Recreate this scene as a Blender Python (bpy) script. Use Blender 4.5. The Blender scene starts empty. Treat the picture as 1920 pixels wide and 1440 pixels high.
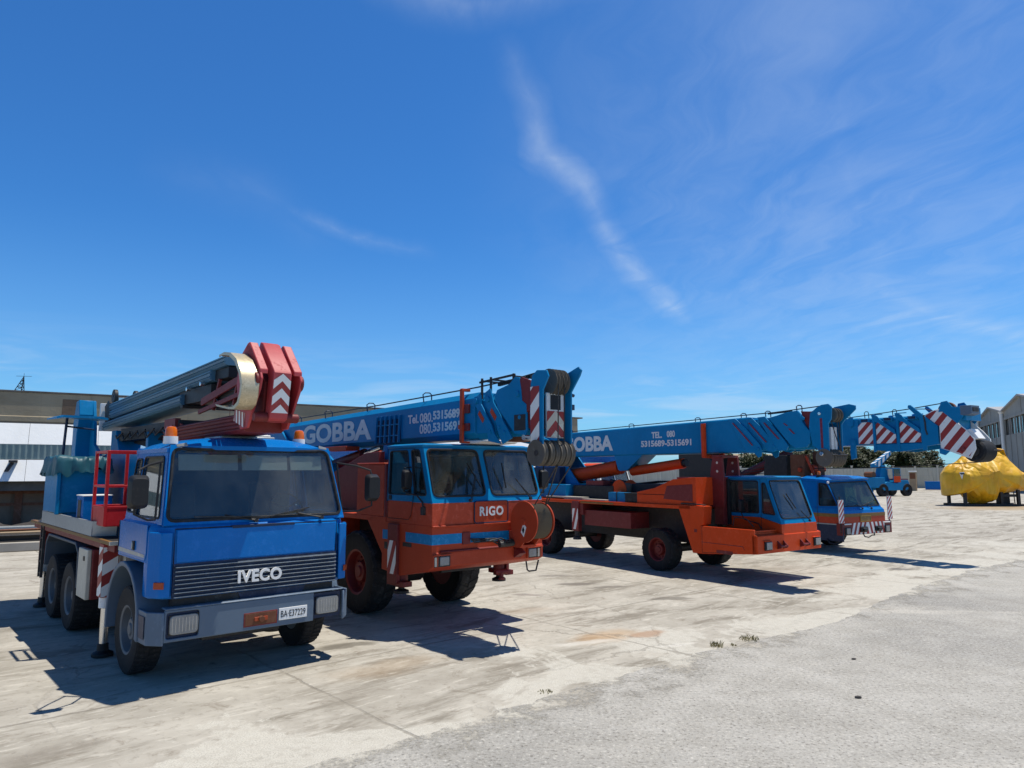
import bpy, bmesh, math, random
from mathutils import Vector, Matrix, noise
R = math.radians
random.seed(7)
SC = bpy.context.scene
COL = SC.collection

# ------------------------------------------------------------------ camera
cd = bpy.data.cameras.new('camera'); cam = bpy.data.objects.new('camera', cd); COL.objects.link(cam)
cam.location = (0, 0, 2.4); cam.rotation_euler = (R(90 + 6.94), 0, 0)
cd.sensor_fit = 'HORIZONTAL'; cd.sensor_width = 36; cd.lens = 36 * 1331 / 1920
cd.clip_start = .1; cd.clip_end = 6000
SC.camera = cam

# ------------------------------------------------------------------ sun
SUN_EL, SUN_AZ = 72.0, 19.0            # azimuth measured counter-clockwise from world +X
sd = bpy.data.lights.new('sun', 'SUN'); sun = bpy.data.objects.new('sun', sd); COL.objects.link(sun)
sd.energy = 5.0; sd.angle = R(.53); sd.color = (1, .955, .87)
_s = Vector((math.cos(R(SUN_EL)) * math.cos(R(SUN_AZ)), math.cos(R(SUN_EL)) * math.sin(R(SUN_AZ)), math.sin(R(SUN_EL))))
sun.rotation_euler = (-_s).to_track_quat('-Z', 'Y').to_euler()
sun.location = (20, 10, 60)

SC.view_settings.view_transform = 'Standard'; SC.view_settings.look = 'None'
SC.view_settings.exposure = .02; SC.view_settings.gamma = 1; SC.view_settings.use_curve_mapping = False

# ------------------------------------------------------------------ node helper
class N:
    def __init__(s, nt): s.nt = nt
    def n(s, t, **k):
        d = s.nt.nodes.new(t)
        for a, b in k.items(): setattr(d, a, b)
        return d
    def L(s, a, b): s.nt.links.new(a, b)
    def put(s, sock, v):
        if isinstance(v, (int, float)): sock.default_value = v
        elif isinstance(v, (tuple, list)):
            sock.default_value = (tuple(v) + (1,))[:4] if sock.type == 'RGBA' else tuple(v)[:3]
        else: s.L(v, sock)
    def m(s, op, a, b=0., c=0., clamp=False):
        d = s.n('ShaderNodeMath', operation=op, use_clamp=clamp)
        for i, v in enumerate((a, b, c)): s.put(d.inputs[i], v)
        return d.outputs[0]
    def v(s, op, a, b=(0, 0, 0), sc=None):
        d = s.n('ShaderNodeVectorMath', operation=op)
        s.put(d.inputs[0], a); s.put(d.inputs[1], b)
        if sc is not None: s.put(d.inputs['Scale'], sc)
        return d.outputs['Value'] if op in ('DOT_PRODUCT', 'LENGTH', 'DISTANCE') else d.outputs[0]
    def noise(s, vec, scale, detail=4, rough=.55, dist=0., color=False):
        d = s.n('ShaderNodeTexNoise'); s.put(d.inputs['Vector'], vec)
        d.inputs['Scale'].default_value = scale; d.inputs['Detail'].default_value = detail
        d.inputs['Roughness'].default_value = rough; d.inputs['Distortion'].default_value = dist
        return d.outputs['Color' if color else 'Fac']
    def ramp(s, f, a, b, lo=0., hi=1.):
        d = s.n('ShaderNodeMapRange', interpolation_type='SMOOTHSTEP'); s.put(d.inputs[0], f)
        for i, v in enumerate((a, b, lo, hi)): d.inputs[i + 1].default_value = v
        return d.outputs[0]
    def mix(s, f, a, b, mode='MIX'):
        d = s.n('ShaderNodeMix', data_type='RGBA', blend_type=mode)
        s.put(d.inputs[0], f); s.put(d.inputs[6], a); s.put(d.inputs[7], b)
        return d.outputs[2]
    def scl(s, vec, t):
        d = s.n('ShaderNodeMapping'); s.put(d.inputs[0], vec); d.inputs['Scale'].default_value = t
        return d.outputs[0]

# ------------------------------------------------------------------ sky
w = bpy.data.worlds.new('World'); SC.world = w; w.use_nodes = True
nt = w.node_tree; nt.nodes.clear(); k = N(nt)
out = k.n('ShaderNodeOutputWorld'); bg = k.n('ShaderNodeBackground')
sky = k.n('ShaderNodeTexSky', sky_type='NISHITA', sun_disc=False)
sky.sun_elevation = R(SUN_EL); sky.sun_rotation = R(90 - SUN_AZ)
sky.altitude = 300; sky.air_density = 1.0; sky.dust_density = .35; sky.ozone_density = 3.0
hs = k.n('ShaderNodeHueSaturation'); hs.inputs['Saturation'].default_value = 1.1; hs.inputs['Value'].default_value = 1.0
k.L(sky.outputs[0], hs.inputs['Color'])
tc = k.n('ShaderNodeTexCoord'); sp = k.n('ShaderNodeSeparateXYZ'); k.L(tc.outputs['Generated'], sp.inputs[0])
az = k.m('ARCTAN2', sp.outputs[0], sp.outputs[1]); el = k.m('ARCSINE', sp.outputs[2])
cb = k.n('ShaderNodeCombineXYZ'); k.L(az, cb.inputs[0]); k.L(el, cb.inputs[1]); ae = cb.outputs[0]
# plane coordinates of a high thin cloud layer
zz = k.m('MAXIMUM', sp.outputs[2], .04)
pc = k.n('ShaderNodeCombineXYZ'); k.L(k.m('DIVIDE', sp.outputs[0], zz), pc.inputs[0]); k.L(k.m('DIVIDE', sp.outputs[1], zz), pc.inputs[1])
warp = k.v('ADD', pc.outputs[0], k.v('SCALE', k.v('SUBTRACT', k.noise(pc.outputs[0], .9, 3, color=True), (.5, .5, .5)), sc=.9))
mp = k.n('ShaderNodeMapping'); k.L(warp, mp.inputs[0]); mp.inputs['Rotation'].default_value = (0, 0, R(-38)); mp.inputs['Scale'].default_value = (2.6, .7, 1)
fib = k.noise(mp.outputs[0], 1.6, 8, .62, .4)
soft = k.noise(warp, .8, 4, .5)
wob = k.v('ADD', ae, k.v('SCALE', k.v('SUBTRACT', k.noise(ae, 9, 5, .6, color=True), (.5, .5, .5)), sc=.038))
def dirpt(px, py):
    f, p = 1331., R(6.94); x = (px - 960) / f; y = -(py - 720) / f
    v = Vector((x, math.cos(p) - y * math.sin(p), math.sin(p) + y * math.cos(p))).normalized()
    return math.atan2(v.x, v.y), math.asin(v.z)
def wisp(pts):
    tot = None
    for (x0, y0, w0, s0), (x1, y1, w1, s1) in zip(pts, pts[1:]):
        a = dirpt(x0, y0); b = dirpt(x1, y1); ba = (b[0] - a[0], b[1] - a[1], 0); q = ba[0] ** 2 + ba[1] ** 2
        pa = k.v('SUBTRACT', wob, (a[0], a[1], 0))
        h = k.m('DIVIDE', k.v('DOT_PRODUCT', pa, ba), q, clamp=True)
        d = k.v('LENGTH', k.v('SUBTRACT', pa, k.v('SCALE', ba, sc=h)))
        wd = k.m('MULTIPLY_ADD', h, (w1 - w0) / 1331, w0 / 1331)
        f = k.m('SUBTRACT', 1., k.m('DIVIDE', d, wd), clamp=True)
        f = k.m('MULTIPLY', k.m('MULTIPLY', f, f), k.m('MULTIPLY_ADD', h, s1 - s0, s0))
        tot = f if tot is None else k.m('MAXIMUM', tot, f)
    return tot
ws = [wisp([(930, 40, 60, .0), (1000, 190, 75, .35), (1015, 290, 62, .55), (1100, 350, 66, .45), (1170, 480, 62, .40), (1250, 560, 46, .58), (1320, 625, 50, .0)]),
      wisp([(480, 380, 40, .0), (620, 420, 26, .20), (720, 455, 24, .22), (830, 475, 25, .0)]),
      wisp([(1230, 90, 60, .0), (1380, 165, 70, .16), (1560, 260, 150, .2), (1640, 470, 170, .34), (1600, 600, 130, .2)]),
      wisp([(1640, 520, 80, .3), (1760, 590, 55, .45), (1960, 640, 60, .4)]),
      wisp([(1500, 640, 50, .1), (1680, 590, 90, .4), (1900, 560, 80, .2)]),
      wisp([(700, -40, 60, .25), (880, 10, 60, .3), (1200, -60, 80, .3)]),
      wisp([(250, 300, 90, .0), (480, 360, 80, .10), (640, 470, 60, .0)])]
tot = ws[0]
for q in ws[1:]: tot = k.m('MAXIMUM', tot, q)
tot = k.m('MULTIPLY', tot, k.ramp(fib, .3, .72, .38, 1.15))
a0 = dirpt(1650, 250)
veil = k.m('MULTIPLY', k.ramp(k.v('DISTANCE', ae, (a0[0], a0[1], 0)), .08, .62, 1, 0), k.ramp(k.m('MULTIPLY_ADD', fib, .65, k.m('MULTIPLY', soft, .45)), .36, .82, .04, .34))
edge = k.ramp(el, .035, .12)
low = k.m('MULTIPLY', k.ramp(el, .05, .2, 1, 0), k.ramp(k.noise(k.scl(ae, (3, 22, 1)), 1.6, 5, .6, .6), .42, .68, 0, .5))
cl = k.m('MAXIMUM', k.m('MAXIMUM', tot, k.m('MULTIPLY', veil, edge)), low, clamp=True)
haze = k.ramp(el, -.02, .34, .34, 0)
base = k.mix(1., hs.outputs[0], (.58, 1.30, 1.92), 'MULTIPLY')
base = k.mix(k.ramp(el, .62, 1.15), base, k.mix(1., hs.outputs[0], (.50, .50, .50), 'MULTIPLY'))
c1 = k.mix(haze, base, (4.6, 8.3, 11.8))
c2 = k.mix(k.m('MULTIPLY', cl, .72), c1, (9.2, 10.6, 12.2))
k.L(c2, bg.inputs[0]); bg.inputs[1].default_value = .074
k.L(bg.outputs[0], out.inputs[0])

# ------------------------------------------------------------------ materials
MATS = {}
def newmat(name):
    m = bpy.data.materials.new(name); m.use_nodes = True; nt = m.node_tree; nt.nodes.clear(); k = N(nt)
    o = k.n('ShaderNodeOutputMaterial'); b = k.n('ShaderNodeBsdfPrincipled'); k.L(b.outputs[0], o.inputs[0])
    MATS[name] = m
    return m, k, b, o
def paint(name, c, rough=.38, dirt=(.2, .17, .13), amt=.35, fade=.25, metal=0., coat=0., bump=.02, scale=1., streak=True, spec=.3, rusty=0.):
    """weathered paint: faded clouds, dirt specks, vertical run marks"""
    m, k, b, o = newmat(name)
    tc = k.n('ShaderNodeTexCoord').outputs['Object']
    f1 = k.noise(tc, 1.3 * scale, 5, .6); f2 = k.noise(tc, 22 * scale, 4, .7); f3 = k.noise(k.scl(tc, (14, 14, .9)), 1.0 * scale, 4, .65)
    lum = tuple(min(1, x * 1.3 + .006) for x in c); dk = tuple(x * .72 for x in c)
    col = k.mix(k.ramp(f1, .35, .7, 0, fade), c, lum)
    col = k.mix(k.ramp(f1, .5, .25, 0, fade * .8), col, dk)
    d = k.m('MULTIPLY', k.ramp(f2, .52, .78, 0, 1), k.ramp(f1, .4, .65, .15, 1))
    if streak: d = k.m('MAXIMUM', d, k.ramp(f3, .58, .8, 0, .8))
    col = k.mix(k.m('MULTIPLY', d, amt), col, dirt)
    pt = k.n('ShaderNodeNewGeometry').outputs['Pointiness']; chip = k.ramp(k.noise(tc, 9 * scale, 6, .75), .5, .62)
    col = k.mix(k.m('MULTIPLY', k.ramp(pt, .53, .62), k.m('MULTIPLY_ADD', chip, .45, .12)), col, tuple(min(.8, x * 1.5 + .05) for x in c))
    if rusty: col = k.mix(k.m('MULTIPLY', k.ramp(k.noise(tc, 5.5 * scale, 7, .72, .4), .655, .70), rusty), col, (.085, .032, .016))
    k.L(col, b.inputs['Base Color'])
    k.L(k.m('MULTIPLY_ADD', f1, .18, k.m('MULTIPLY_ADD', d, .3, rough - .08)), b.inputs['Roughness'])
    b.inputs['Metallic'].default_value = metal; b.inputs['Specular IOR Level'].default_value = spec
    if coat: b.inputs['Coat Weight'].default_value = coat; b.inputs['Coat Roughness'].default_value = .12
    if bump:
        bp = k.n('ShaderNodeBump'); bp.inputs['Strength'].default_value = bump * 6; bp.inputs['Distance'].default_value = .012
        k.L(k.m('MULTIPLY_ADD', k.noise(tc, 3.1, 3), .8, k.m('MULTIPLY', f2, .12)), bp.inputs['Height']); k.L(bp.outputs[0], b.inputs['Normal'])
    return m
def glass(name, tint=(.66, .71, .70), refl=.9):
    m, k, b, o = newmat(name); k.nt.nodes.remove(b)
    t = k.n('ShaderNodeBsdfTransparent'); t.inputs[0].default_value = (*tint, 1)
    g = k.n('ShaderNodeBsdfGlossy'); g.inputs['Roughness'].default_value = .03; g.inputs[0].default_value = (refl, refl, refl, 1)
    d = k.n('ShaderNodeBsdfDiffuse'); d.inputs[0].default_value = (.34, .34, .3, 1)
    tc = k.n('ShaderNodeTexCoord').outputs['Object']
    fr = k.n('ShaderNodeLayerWeight'); fr.inputs[0].default_value = .5
    m1 = k.n('ShaderNodeMixShader'); k.L(k.ramp(k.noise(k.scl(tc, (1, 1, .5)), 2.5, 5, .6), .3, .75, .03, .15), m1.inputs[0]); k.L(t.outputs[0], m1.inputs[1]); k.L(d.outputs[0], m1.inputs[2])
    m2 = k.n('ShaderNodeMixShader'); k.L(k.m('MULTIPLY_ADD', k.m('POWER', fr.outputs['Facing'], 4.), .9, .05, clamp=True), m2.inputs[0]); k.L(m1.outputs[0], m2.inputs[1]); k.L(g.outputs[0], m2.inputs[2])
    k.L(m2.outputs[0], o.inputs[0])
    return m
paint('cab_blue', (.0002, .135, .43), .24, (.02, .07, .14), .16, .22, coat=.06, spec=.14)
paint('crane_blue', (.001, .17, .375), .36, (.04, .09, .12), .30, .38, spec=.14, rusty=.45)
paint('boom_grey', (.06, .155, .235), .42, (.06, .07, .07), .4, .3)
paint('aluminium', (.34, .36, .36), .42, (.2, .18, .14), .45, .2, metal=.35)
paint('orange_dull', (.40, .052, .020), .45, (.16, .04, .02), .4, .35, spec=.14, rusty=.5)
paint('orange', (.58, .056, .008), .40, (.2, .045, .015), .35, .28, spec=.14, rusty=.5)
paint('red', (.44, .012, .016), .38, (.16, .05, .04), .4, .3)
paint('maroon', (.16, .018, .016), .5, (.07, .04, .03), .5, .3)
paint('pink_red', (.40, .05, .055), .45, (.25, .12, .1), .4, .4)
paint('navy', (.008, .02, .055), .45, (.05, .05, .055), .4, .2)
paint('white', (.78, .77, .73), .5, (.4, .33, .25), .4, .12)
paint('cream', (.55, .50, .40), .55, (.3, .22, .15), .5, .2)
paint('lettering', (.62, .63, .62), .5, (.3, .3, .28), .3, .1, bump=0)
paint('stripe_red', (.30, .035, .03), .5, (.2, .1, .08), .4, .3, bump=0)
paint('bumper_grey', (.10, .14, .19), .5, (.2, .19, .17), .4, .25)
paint('plastic_grey', (.06, .08, .105), .55, (.14, .13, .12), .45, .25)
paint('black', (.012, .012, .013), .5, (.09, .08, .07), .4, .2)
paint('rubber', (.013, .013, .014), .75, (.12, .10, .08), .55, .2, spec=.25)
paint('steel_dark', (.035, .033, .032), .55, (.12, .07, .045), .6, .3, metal=.3)
paint('rust', (.14, .055, .028), .8, (.05, .03, .02), .7, .5, spec=.2)
paint('rope', (.17, .14, .10), .75, (.05, .04, .03), .6, .3, spec=.2)
paint('timber', (.30, .22, .14), .8, (.1, .07, .05), .5, .4, spec=.2)
paint('timber_grey', (.36, .33, .28), .85, (.12, .1, .08), .5, .4, spec=.15)
paint('chrome', (.62, .63, .64), .16, (.3, .28, .25), .15, .1, metal=.95, bump=0)
paint('yellow', (.42, .27, .02), .5, (.2, .14, .07), .6, .3)
paint('ochre', (.20, .105, .022), .5, (.12, .07, .03), .5, .3)
paint('tan_guide', (.46, .38, .24), .35, (.12, .075, .035), .9, .5, scale=2.2, spec=.5, metal=.3, rusty=.8)
paint('tarp_green', (.015, .085, .115), .45, (.05, .10, .12), .25, .5)
paint('amber', (.62, .12, .006), .18, (.3, .08, .02), .2, .2, coat=.5, bump=0)
paint('amber_dark', (.34, .05, .012), .3, (.1, .04, .02), .3, .2, bump=0)
paint('rim_grey', (.13, .14, .15), .5, (.10, .08, .06), .7, .3, metal=.2)
paint('lamp_lens', (.20, .205, .20), .1, (.42, .42, .40), .8, .6, coat=1., bump=.1, scale=5)
paint('seat', (.10, .11, .10), .85, (.05, .05, .05), .4, .3, spec=.2)
paint('visor', (.75, .76, .72), .8, (.3, .3, .27), .3, .2, spec=.2)
paint('sheave', (.12, .105, .085), .6, (.06, .05, .04), .7, .3, metal=.2)
paint('scrap', (.05, .045, .042), .8, (.12, .07, .05), .6, .5, spec=.2)
paint('plum', (.16, .012, .035), .5, (.07, .03, .03), .4, .2, bump=0)
glass('glass'); glass('glass_green', (.40, .50, .42), .8); glass('glass_dark', (.20, .23, .24), 1.0)
m, k, b, o = newmat('mirror'); b.inputs['Metallic'].default_value = 1; b.inputs['Roughness'].default_value = .04; b.inputs['Base Color'].default_value = (.7, .72, .72, 1)
m, k, b, o = newmat('tarp_yellow')
tc = k.n('ShaderNodeTexCoord').outputs['Object']; f = k.noise(tc, .9, 5, .6); f2 = k.noise(tc, 5, 5, .6)
col = k.mix(k.ramp(f, .35, .7), (.78, .44, .008), (.66, .33, .006)); col = k.mix(k.ramp(f2, .55, .8, 0, .4), col, (.25, .13, .03))
k.L(col, b.inputs[0]); b.inputs['Roughness'].default_value = .5; b.inputs['Transmission Weight'].default_value = 0
bp = k.n('ShaderNodeBump'); bp.inputs['Strength'].default_value = .6; bp.inputs['Distance'].default_value = .25; k.L(k.m('ADD', k.m('MULTIPLY', k.m('ABSOLUTE', k.m('SUBTRACT', k.noise(k.scl(tc, (1.2, 1.2, .45)), .75, 2, .45, .7), .5)), 3.), k.m('MULTIPLY', k.noise(tc, 4, 3), .12)), bp.inputs['Height']); k.L(bp.outputs[0], b.inputs['Normal'])

# ------------------------------------------------------------------ geometry helper
V = Vector
class G:
    def __init__(s, mat=None):
        s.bm = bmesh.new(); s.mats = []; s.mi = 0
        if mat: s.m(mat)
    def m(s, name):
        if name not in s.mats: s.mats.append(name)
        s.mi = s.mats.index(name); return s
    def face(s, pts):
        try:
            f = s.bm.faces.new([s.bm.verts.new(p) for p in pts]); f.material_index = s.mi; return f
        except ValueError: pass
    def mesh(s, verts, faces):
        vs = [s.bm.verts.new(p) for p in verts]
        for f in faces:
            try: q = s.bm.faces.new([vs[i] for i in f]); q.material_index = s.mi
            except ValueError: pass
    def loft(s, loops, cap=True, closed=False):
        n = len(loops[0]); vs = [p for l in loops for p in l]; F = []
        m = len(loops)
        for i in range(m if closed else m - 1):
            j = (i + 1) % m
            for a in range(n):
                c = (a + 1) % n; F.append((i * n + a, i * n + c, j * n + c, j * n + a))
        if cap and not closed: F += [tuple(range(n))[::-1], tuple((m - 1) * n + a for a in range(n))]
        s.mesh(vs, F); return s
    def ext(s, pts, vec):
        vec = V(vec); p = [V(q) for q in pts]; return s.loft([p, [q + vec for q in p]])
    def px(s, yz, x0, x1): return s.ext([(x0, a, b) for a, b in yz], (x1 - x0, 0, 0))
    def py(s, xz, y0, y1): return s.ext([(a, y0, b) for a, b in xz], (0, y1 - y0, 0))
    def pz(s, xy, z0, z1): return s.ext([(a, b, z0) for a, b in xy], (0, 0, z1 - z0))
    def box(s, x0, x1, y0, y1, z0, z1): return s.pz([(x0, y0), (x1, y0), (x1, y1), (x0, y1)], z0, z1)
    def bar(s, p0, p1, w, h=None, up=(0, 0, 1)):
        p0, p1 = V(p0), V(p1); h = h or w; d = (p1 - p0).normalized(); u = V(up)
        if abs(d.dot(u)) > .98: u = V((0, 1, 0))
        a = d.cross(u).normalized() * w / 2; c = a.cross(d).normalized() * h / 2
        return s.loft([[p + a + c, p - a + c, p - a - c, p + a - c] for p in (p0, p1)])
    def cyl(s, p0, p1, r, r2=None, n=20):
        return s.tube([p0, p1], [r, r if r2 is None else r2], n)
    def tube(s, pts, r, n=8, closed=False):
        pts = [V(p) for p in pts]; L = []; m = len(pts); u = None
        for i, p in enumerate(pts):
            a = pts[i - 1] if (i or closed) else p; c = pts[(i + 1) % m] if (i < m - 1 or closed) else p
            d = (c - a).normalized()
            if u is None: u = d.orthogonal().normalized()
            else:
                u = (u - d * u.dot(d)); u = u.normalized() if u.length > 1e-6 else d.orthogonal().normalized()
            v = d.cross(u); rr = r[i] if isinstance(r, (list, tuple)) else r
            L.append([p + (u * math.cos(2 * math.pi * t / n) + v * math.sin(2 * math.pi * t / n)) * rr for t in range(n)])
        return s.loft(L, True, closed)
    def lathe(s, prof, o, axis='x', n=32, a0=0, a1=360):
        """prof: (along axis, radius) pairs"""
        o = V(o); full = abs(a1 - a0) >= 360; m = n if full else n + 1; loops = []
        for i in range(m):
            t = R(a0 + (a1 - a0) * i / n); c, q = math.cos(t), math.sin(t)
            f = {'x': lambda a, r: V((a, r * c, r * q)), 'y': lambda a, r: V((r * c, a, r * q)), 'z': lambda a, r: V((r * c, r * q, a))}[axis]
            loops.append([o + f(a, r) for a, r in prof])
        return s.loft(loops, not full, full)
    def stripes(s, poly, d, per, m1, m2, off=0., n=None, lift=.003):
        """planar convex polygon cut into two-coloured bands across direction d"""
        P = [V(p) for p in poly]; d = V(d).normalized()
        if n is not None: P = [p + V(n) * lift for p in P]
        lo = min(p.dot(d) for p in P); hi = max(p.dot(d) for p in P); h = per / 2
        i = math.floor((lo - off) / h)
        while i * h + off < hi:
            q = P
            for sg, lim in ((1, i * h + off), (-1, -((i + 1) * h + off))):
                r = []
                for a, b in zip(q, q[1:] + q[:1]):
                    da, db = sg * a.dot(d) - lim, sg * b.dot(d) - lim
                    if da >= 0: r.append(a)
                    if da * db < 0: r.append(a + (b - a) * (da / (da - db)))
                q = r
                if len(q) < 3: break
            if len(q) >= 3: s.m(m1 if i % 2 == 0 else m2); s.face(q)
            i += 1
        return s
    def build(s, name, parent=None, bevel=0., seg=2, ang=35, merge=True, label=None):
        me = bpy.data.meshes.new(name)
        if merge: bmesh.ops.remove_doubles(s.bm, verts=s.bm.verts, dist=1e-5)
        bmesh.ops.recalc_face_normals(s.bm, faces=s.bm.faces); s.bm.to_mesh(me); s.bm.free()
        for q in s.mats: me.materials.append(MATS[q])
        for p in me.polygons: p.use_smooth = True
        me.set_sharp_from_angle(angle=R(ang))
        o = bpy.data.objects.new(name, me); COL.objects.link(o)
        if parent: o.parent = parent
        if bevel:
            b = o.modifiers.new('bevel', 'BEVEL'); b.width = bevel; b.segments = seg; b.limit_method = 'ANGLE'; b.angle_limit = R(40)
        if label: o['label'] = label
        return o
def tag(o, label, cat, group=None, kind=None):
    if label: o['label'] = label
    if cat: o['category'] = cat
    if group: o['group'] = group
    if kind: o['kind'] = kind
    return o
def empty(name, loc, rot, label, cat, group=None):
    o = bpy.data.objects.new(name, None); COL.objects.link(o); o.location = loc; o.rotation_euler = (0, 0, R(rot)); o.empty_display_size = .3
    return tag(o, label, cat, group)
def copy_tree(o, parent=None):
    c = o.copy(); COL.objects.link(c)
    if parent: c.parent = parent
    for ch in list(o.children): copy_tree(ch, c)
    return c
def text(name, s, parent, mat, o, xd, zd, width, height, bold=0., depth=.004, space=1., shear=0.):
    """lettering as a mesh fitted to width x height, lower left corner at o"""
    cu = bpy.data.curves.new(name, 'FONT'); cu.body = s; cu.size = 1; cu.offset = bold; cu.space_character = space; cu.extrude = .01; cu.shear = shear; cu.resolution_u = 4
    t = bpy.data.objects.new(name, cu); COL.objects.link(t)
    bpy.context.view_layer.update()
    me = bpy.data.meshes.new_from_object(t.evaluated_get(bpy.context.evaluated_depsgraph_get())); bpy.data.objects.remove(t); bpy.data.curves.remove(cu)
    xs = [v.co.x for v in me.vertices]; ys = [v.co.y for v in me.vertices]; x0, x1, y0, y1 = min(xs), max(xs), min(ys), max(ys)
    xd, zd, o = V(xd).normalized(), V(zd).normalized(), V(o); nd = xd.cross(zd)
    for v in me.vertices:
        c = v.co.copy(); v.co = o + xd * ((c.x - x0) / (x1 - x0) * width) + zd * ((c.y - y0) / (y1 - y0) * height) + nd * (depth * (c.z / .02 + .5))
    me.materials.clear(); me.materials.append(MATS[mat])
    ob = bpy.data.objects.new(name, me); COL.objects.link(ob); ob.parent = parent
    return ob
def bil(Q, u, v):
    a, b, c, d = [V(q) for q in Q]; return (a * (1 - u) + b * u) * (1 - v) + (d * (1 - u) + c * u) * v
def rloop(O, r, kk=5):
    O = [V(p) for p in O]; L = []
    for i in range(4):
        c, p, n = O[i], O[i - 1], O[(i + 1) % 4]; a = c + (p - c).normalized() * r; b = c + (n - c).normalized() * r
        for j in range(kk):
            t = j / (kk - 1); L.append(a * (1 - t) ** 2 + c * 2 * t * (1 - t) + b * t * t)
    return L
def panel(g, Q, O=None, r=.06, t=.035, kk=5):
    """flat wall panel Q (BL,BR,TR,TL from outside) with a rounded opening O; returns the opening loop and the outward normal"""
    Q = [V(q) for q in Q]; n = (Q[1] - Q[0]).cross(Q[3] - Q[0]).normalized(); b = -n * t
    if O is None: g.ext(Q, b); return None, n
    L = rloop(O, r, kk); vs = Q + L + [q + b for q in Q] + [q + b for q in L]; h = 4 + len(L); F = []
    for c in range(4):
        for j in range(kk - 1): F.append((c, 4 + c * kk + j + 1, 4 + c * kk + j))
        d = (c + 1) % 4; F.append((c, d, 4 + d * kk, 4 + c * kk + kk - 1))
    F += [tuple(i + h for i in f)[::-1] for f in F]
    for i in range(4): F.append((i, (i + 1) % 4, h + (i + 1) % 4, h + i))
    for i in range(len(L)): j = (i + 1) % len(L); F.append((4 + j, 4 + i, h + 4 + i, h + 4 + j))
    g.mesh(vs, F); return L, n
def inset(Q, l, r, b, t):
    """opening inside quad Q leaving margins in metres"""
    Q = [V(q) for q in Q]; wb = (Q[1] - Q[0]).length; wt = (Q[2] - Q[3]).length; hl = (Q[3] - Q[0]).length; hr = (Q[2] - Q[1]).length
    h = (hl + hr) / 2; vb, vt = b / h, 1 - t / h
    return [bil(Q, l / wb, vb), bil(Q, 1 - r / wb, vb), bil(Q, 1 - r / wt, vt), bil(Q, l / wt, vt)]
def pane(name, parent, L, n, mat='glass', seal='black', sr=.014, back=.012, label=None):
    g = G(mat); p = [q - n * back for q in L]; g.ext(p, -n * .005)
    g.m(seal).tube([q + n * .002 for q in L], sr, 6, True)
    return g.build(name, parent, ang=50, label=label)
def windows(g, Q, us, marg, names, parent, r=.06, mat='glass', sr=.014):
    for (u0, u1), mg, nm in zip(zip(us, us[1:]), marg, names):
        S = [bil(Q, u0, 0), bil(Q, u1, 0), bil(Q, u1, 1), bil(Q, u0, 1)]
        if mg is None: panel(g, S); continue
        L, n = panel(g, S, inset(S, *mg), r)
        PEND.append((nm, L, n, mat, sr))
PEND = []
def flush(parent):
    for nm, L, n, mat, sr in PEND: pane(nm, parent, L, n, mat, sr=sr)
    PEND.clear()
def wheel(parent, x, y, z, r, wd, rim='maroon', out=-1, lug=False, ratio=.56, name='wheel', tread=44):
    """rim mesh with the tyre as its child, built round its own axle"""
    rr = r * ratio; g = G(rim); s = out
    g.lathe([(s * wd * .46, rr), (s * wd * .42, rr * .9), (s * wd * .12, rr * .82), (s * wd * .08, rr * .5), (s * wd * .3, rr * .42), (s * wd * .3, rr * .26), (s * wd * .36, rr * .22), (s * wd * .36, 0.001), (-s * wd * .4, .001), (-s * wd * .42, rr)], (0, 0, 0), 'x', 36)
    for i in range(10):
        a = 2 * math.pi * i / 10; c = V((s * wd * .1, math.cos(a) * rr * .62, math.sin(a) * rr * .62)); g.cyl(c, c + V((s * .03, 0, 0)), .016, n=6)
    o = g.build(name, parent, bevel=.004); o.location = (x, y, z)
    g = G('rubber')
    sh = [(-.5, .93), (-.5, .80), (-.46, ratio), (.46, ratio), (.5, .80), (.5, .93), (.42, .985), (-.42, .985)] if lug else [(-.47, .95), (-.5, .82), (-.45, ratio), (.45, ratio), (.5, .82), (.47, .95), (.40, .988), (-.40, .988)]
    g.lathe([(a * wd, b * r) for a, b in sh], (0, 0, 0), 'x', 48)
    n = 22 if lug else tread
    for i in range(n):
        for sd in (-1, 1):
            a = 2 * math.pi * (i + (.5 if sd > 0 else 0)) / n; e = a + (.11 if lug else .02); hw = (.5 if not lug else .62) * math.pi / n
            def P(xx, an, rd): return V((xx, math.cos(an) * rd, math.sin(an) * rd))
            xi, xo = sd * wd * .03, sd * wd * .5; ri, ro, rs = r * .97, r * 1.0, r * .955
            if not lug: xo = sd * wd * .44; rs = r * .985
            g.loft([[P(xi, e - hw, ri), P(xi, e + hw, ri), P(xi, e + hw, ro), P(xi, e - hw, ro)], [P(xo * .8, a - hw, ri), P(xo * .8, a + hw, ri), P(xo * .8, a + hw, ro), P(xo * .8, a - hw, ro)],
                    [P(xo, a - hw, r * .86), P(xo, a + hw, r * .86), P(xo, a + hw, rs), P(xo, a - hw, rs)]])
    g.build('tyre', o, ang=30)
    return o
def arc(cy, cz, r, a0, a1, n=16): return [(cy + r * math.cos(R(a0 + (a1 - a0) * i / n)), cz + r * math.sin(R(a0 + (a1 - a0) * i / n))) for i in range(n + 1)]
def wiper(parent, base, elbow, tip0, tip1, n=(0, -1, 0)):
    g = G('black'); nn = V(n) * .03; b, e, t0, t1 = [V(q) + nn for q in (base, elbow, tip0, tip1)]
    g.cyl(V(base), b + nn * .5, .022, n=10); g.tube([b, e], .009, 6); g.tube([b + V((.03, 0, .01)), e + V((.015, 0, -.02))], .006, 6); g.bar(t0, t1, .014, .022, n)
    return g.build('wiper', parent)
def seam(parent, pts, name='door_seam', r=.0045):
    g = G('black'); g.tube(pts, r, 5); return g.build(name, parent)
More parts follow.
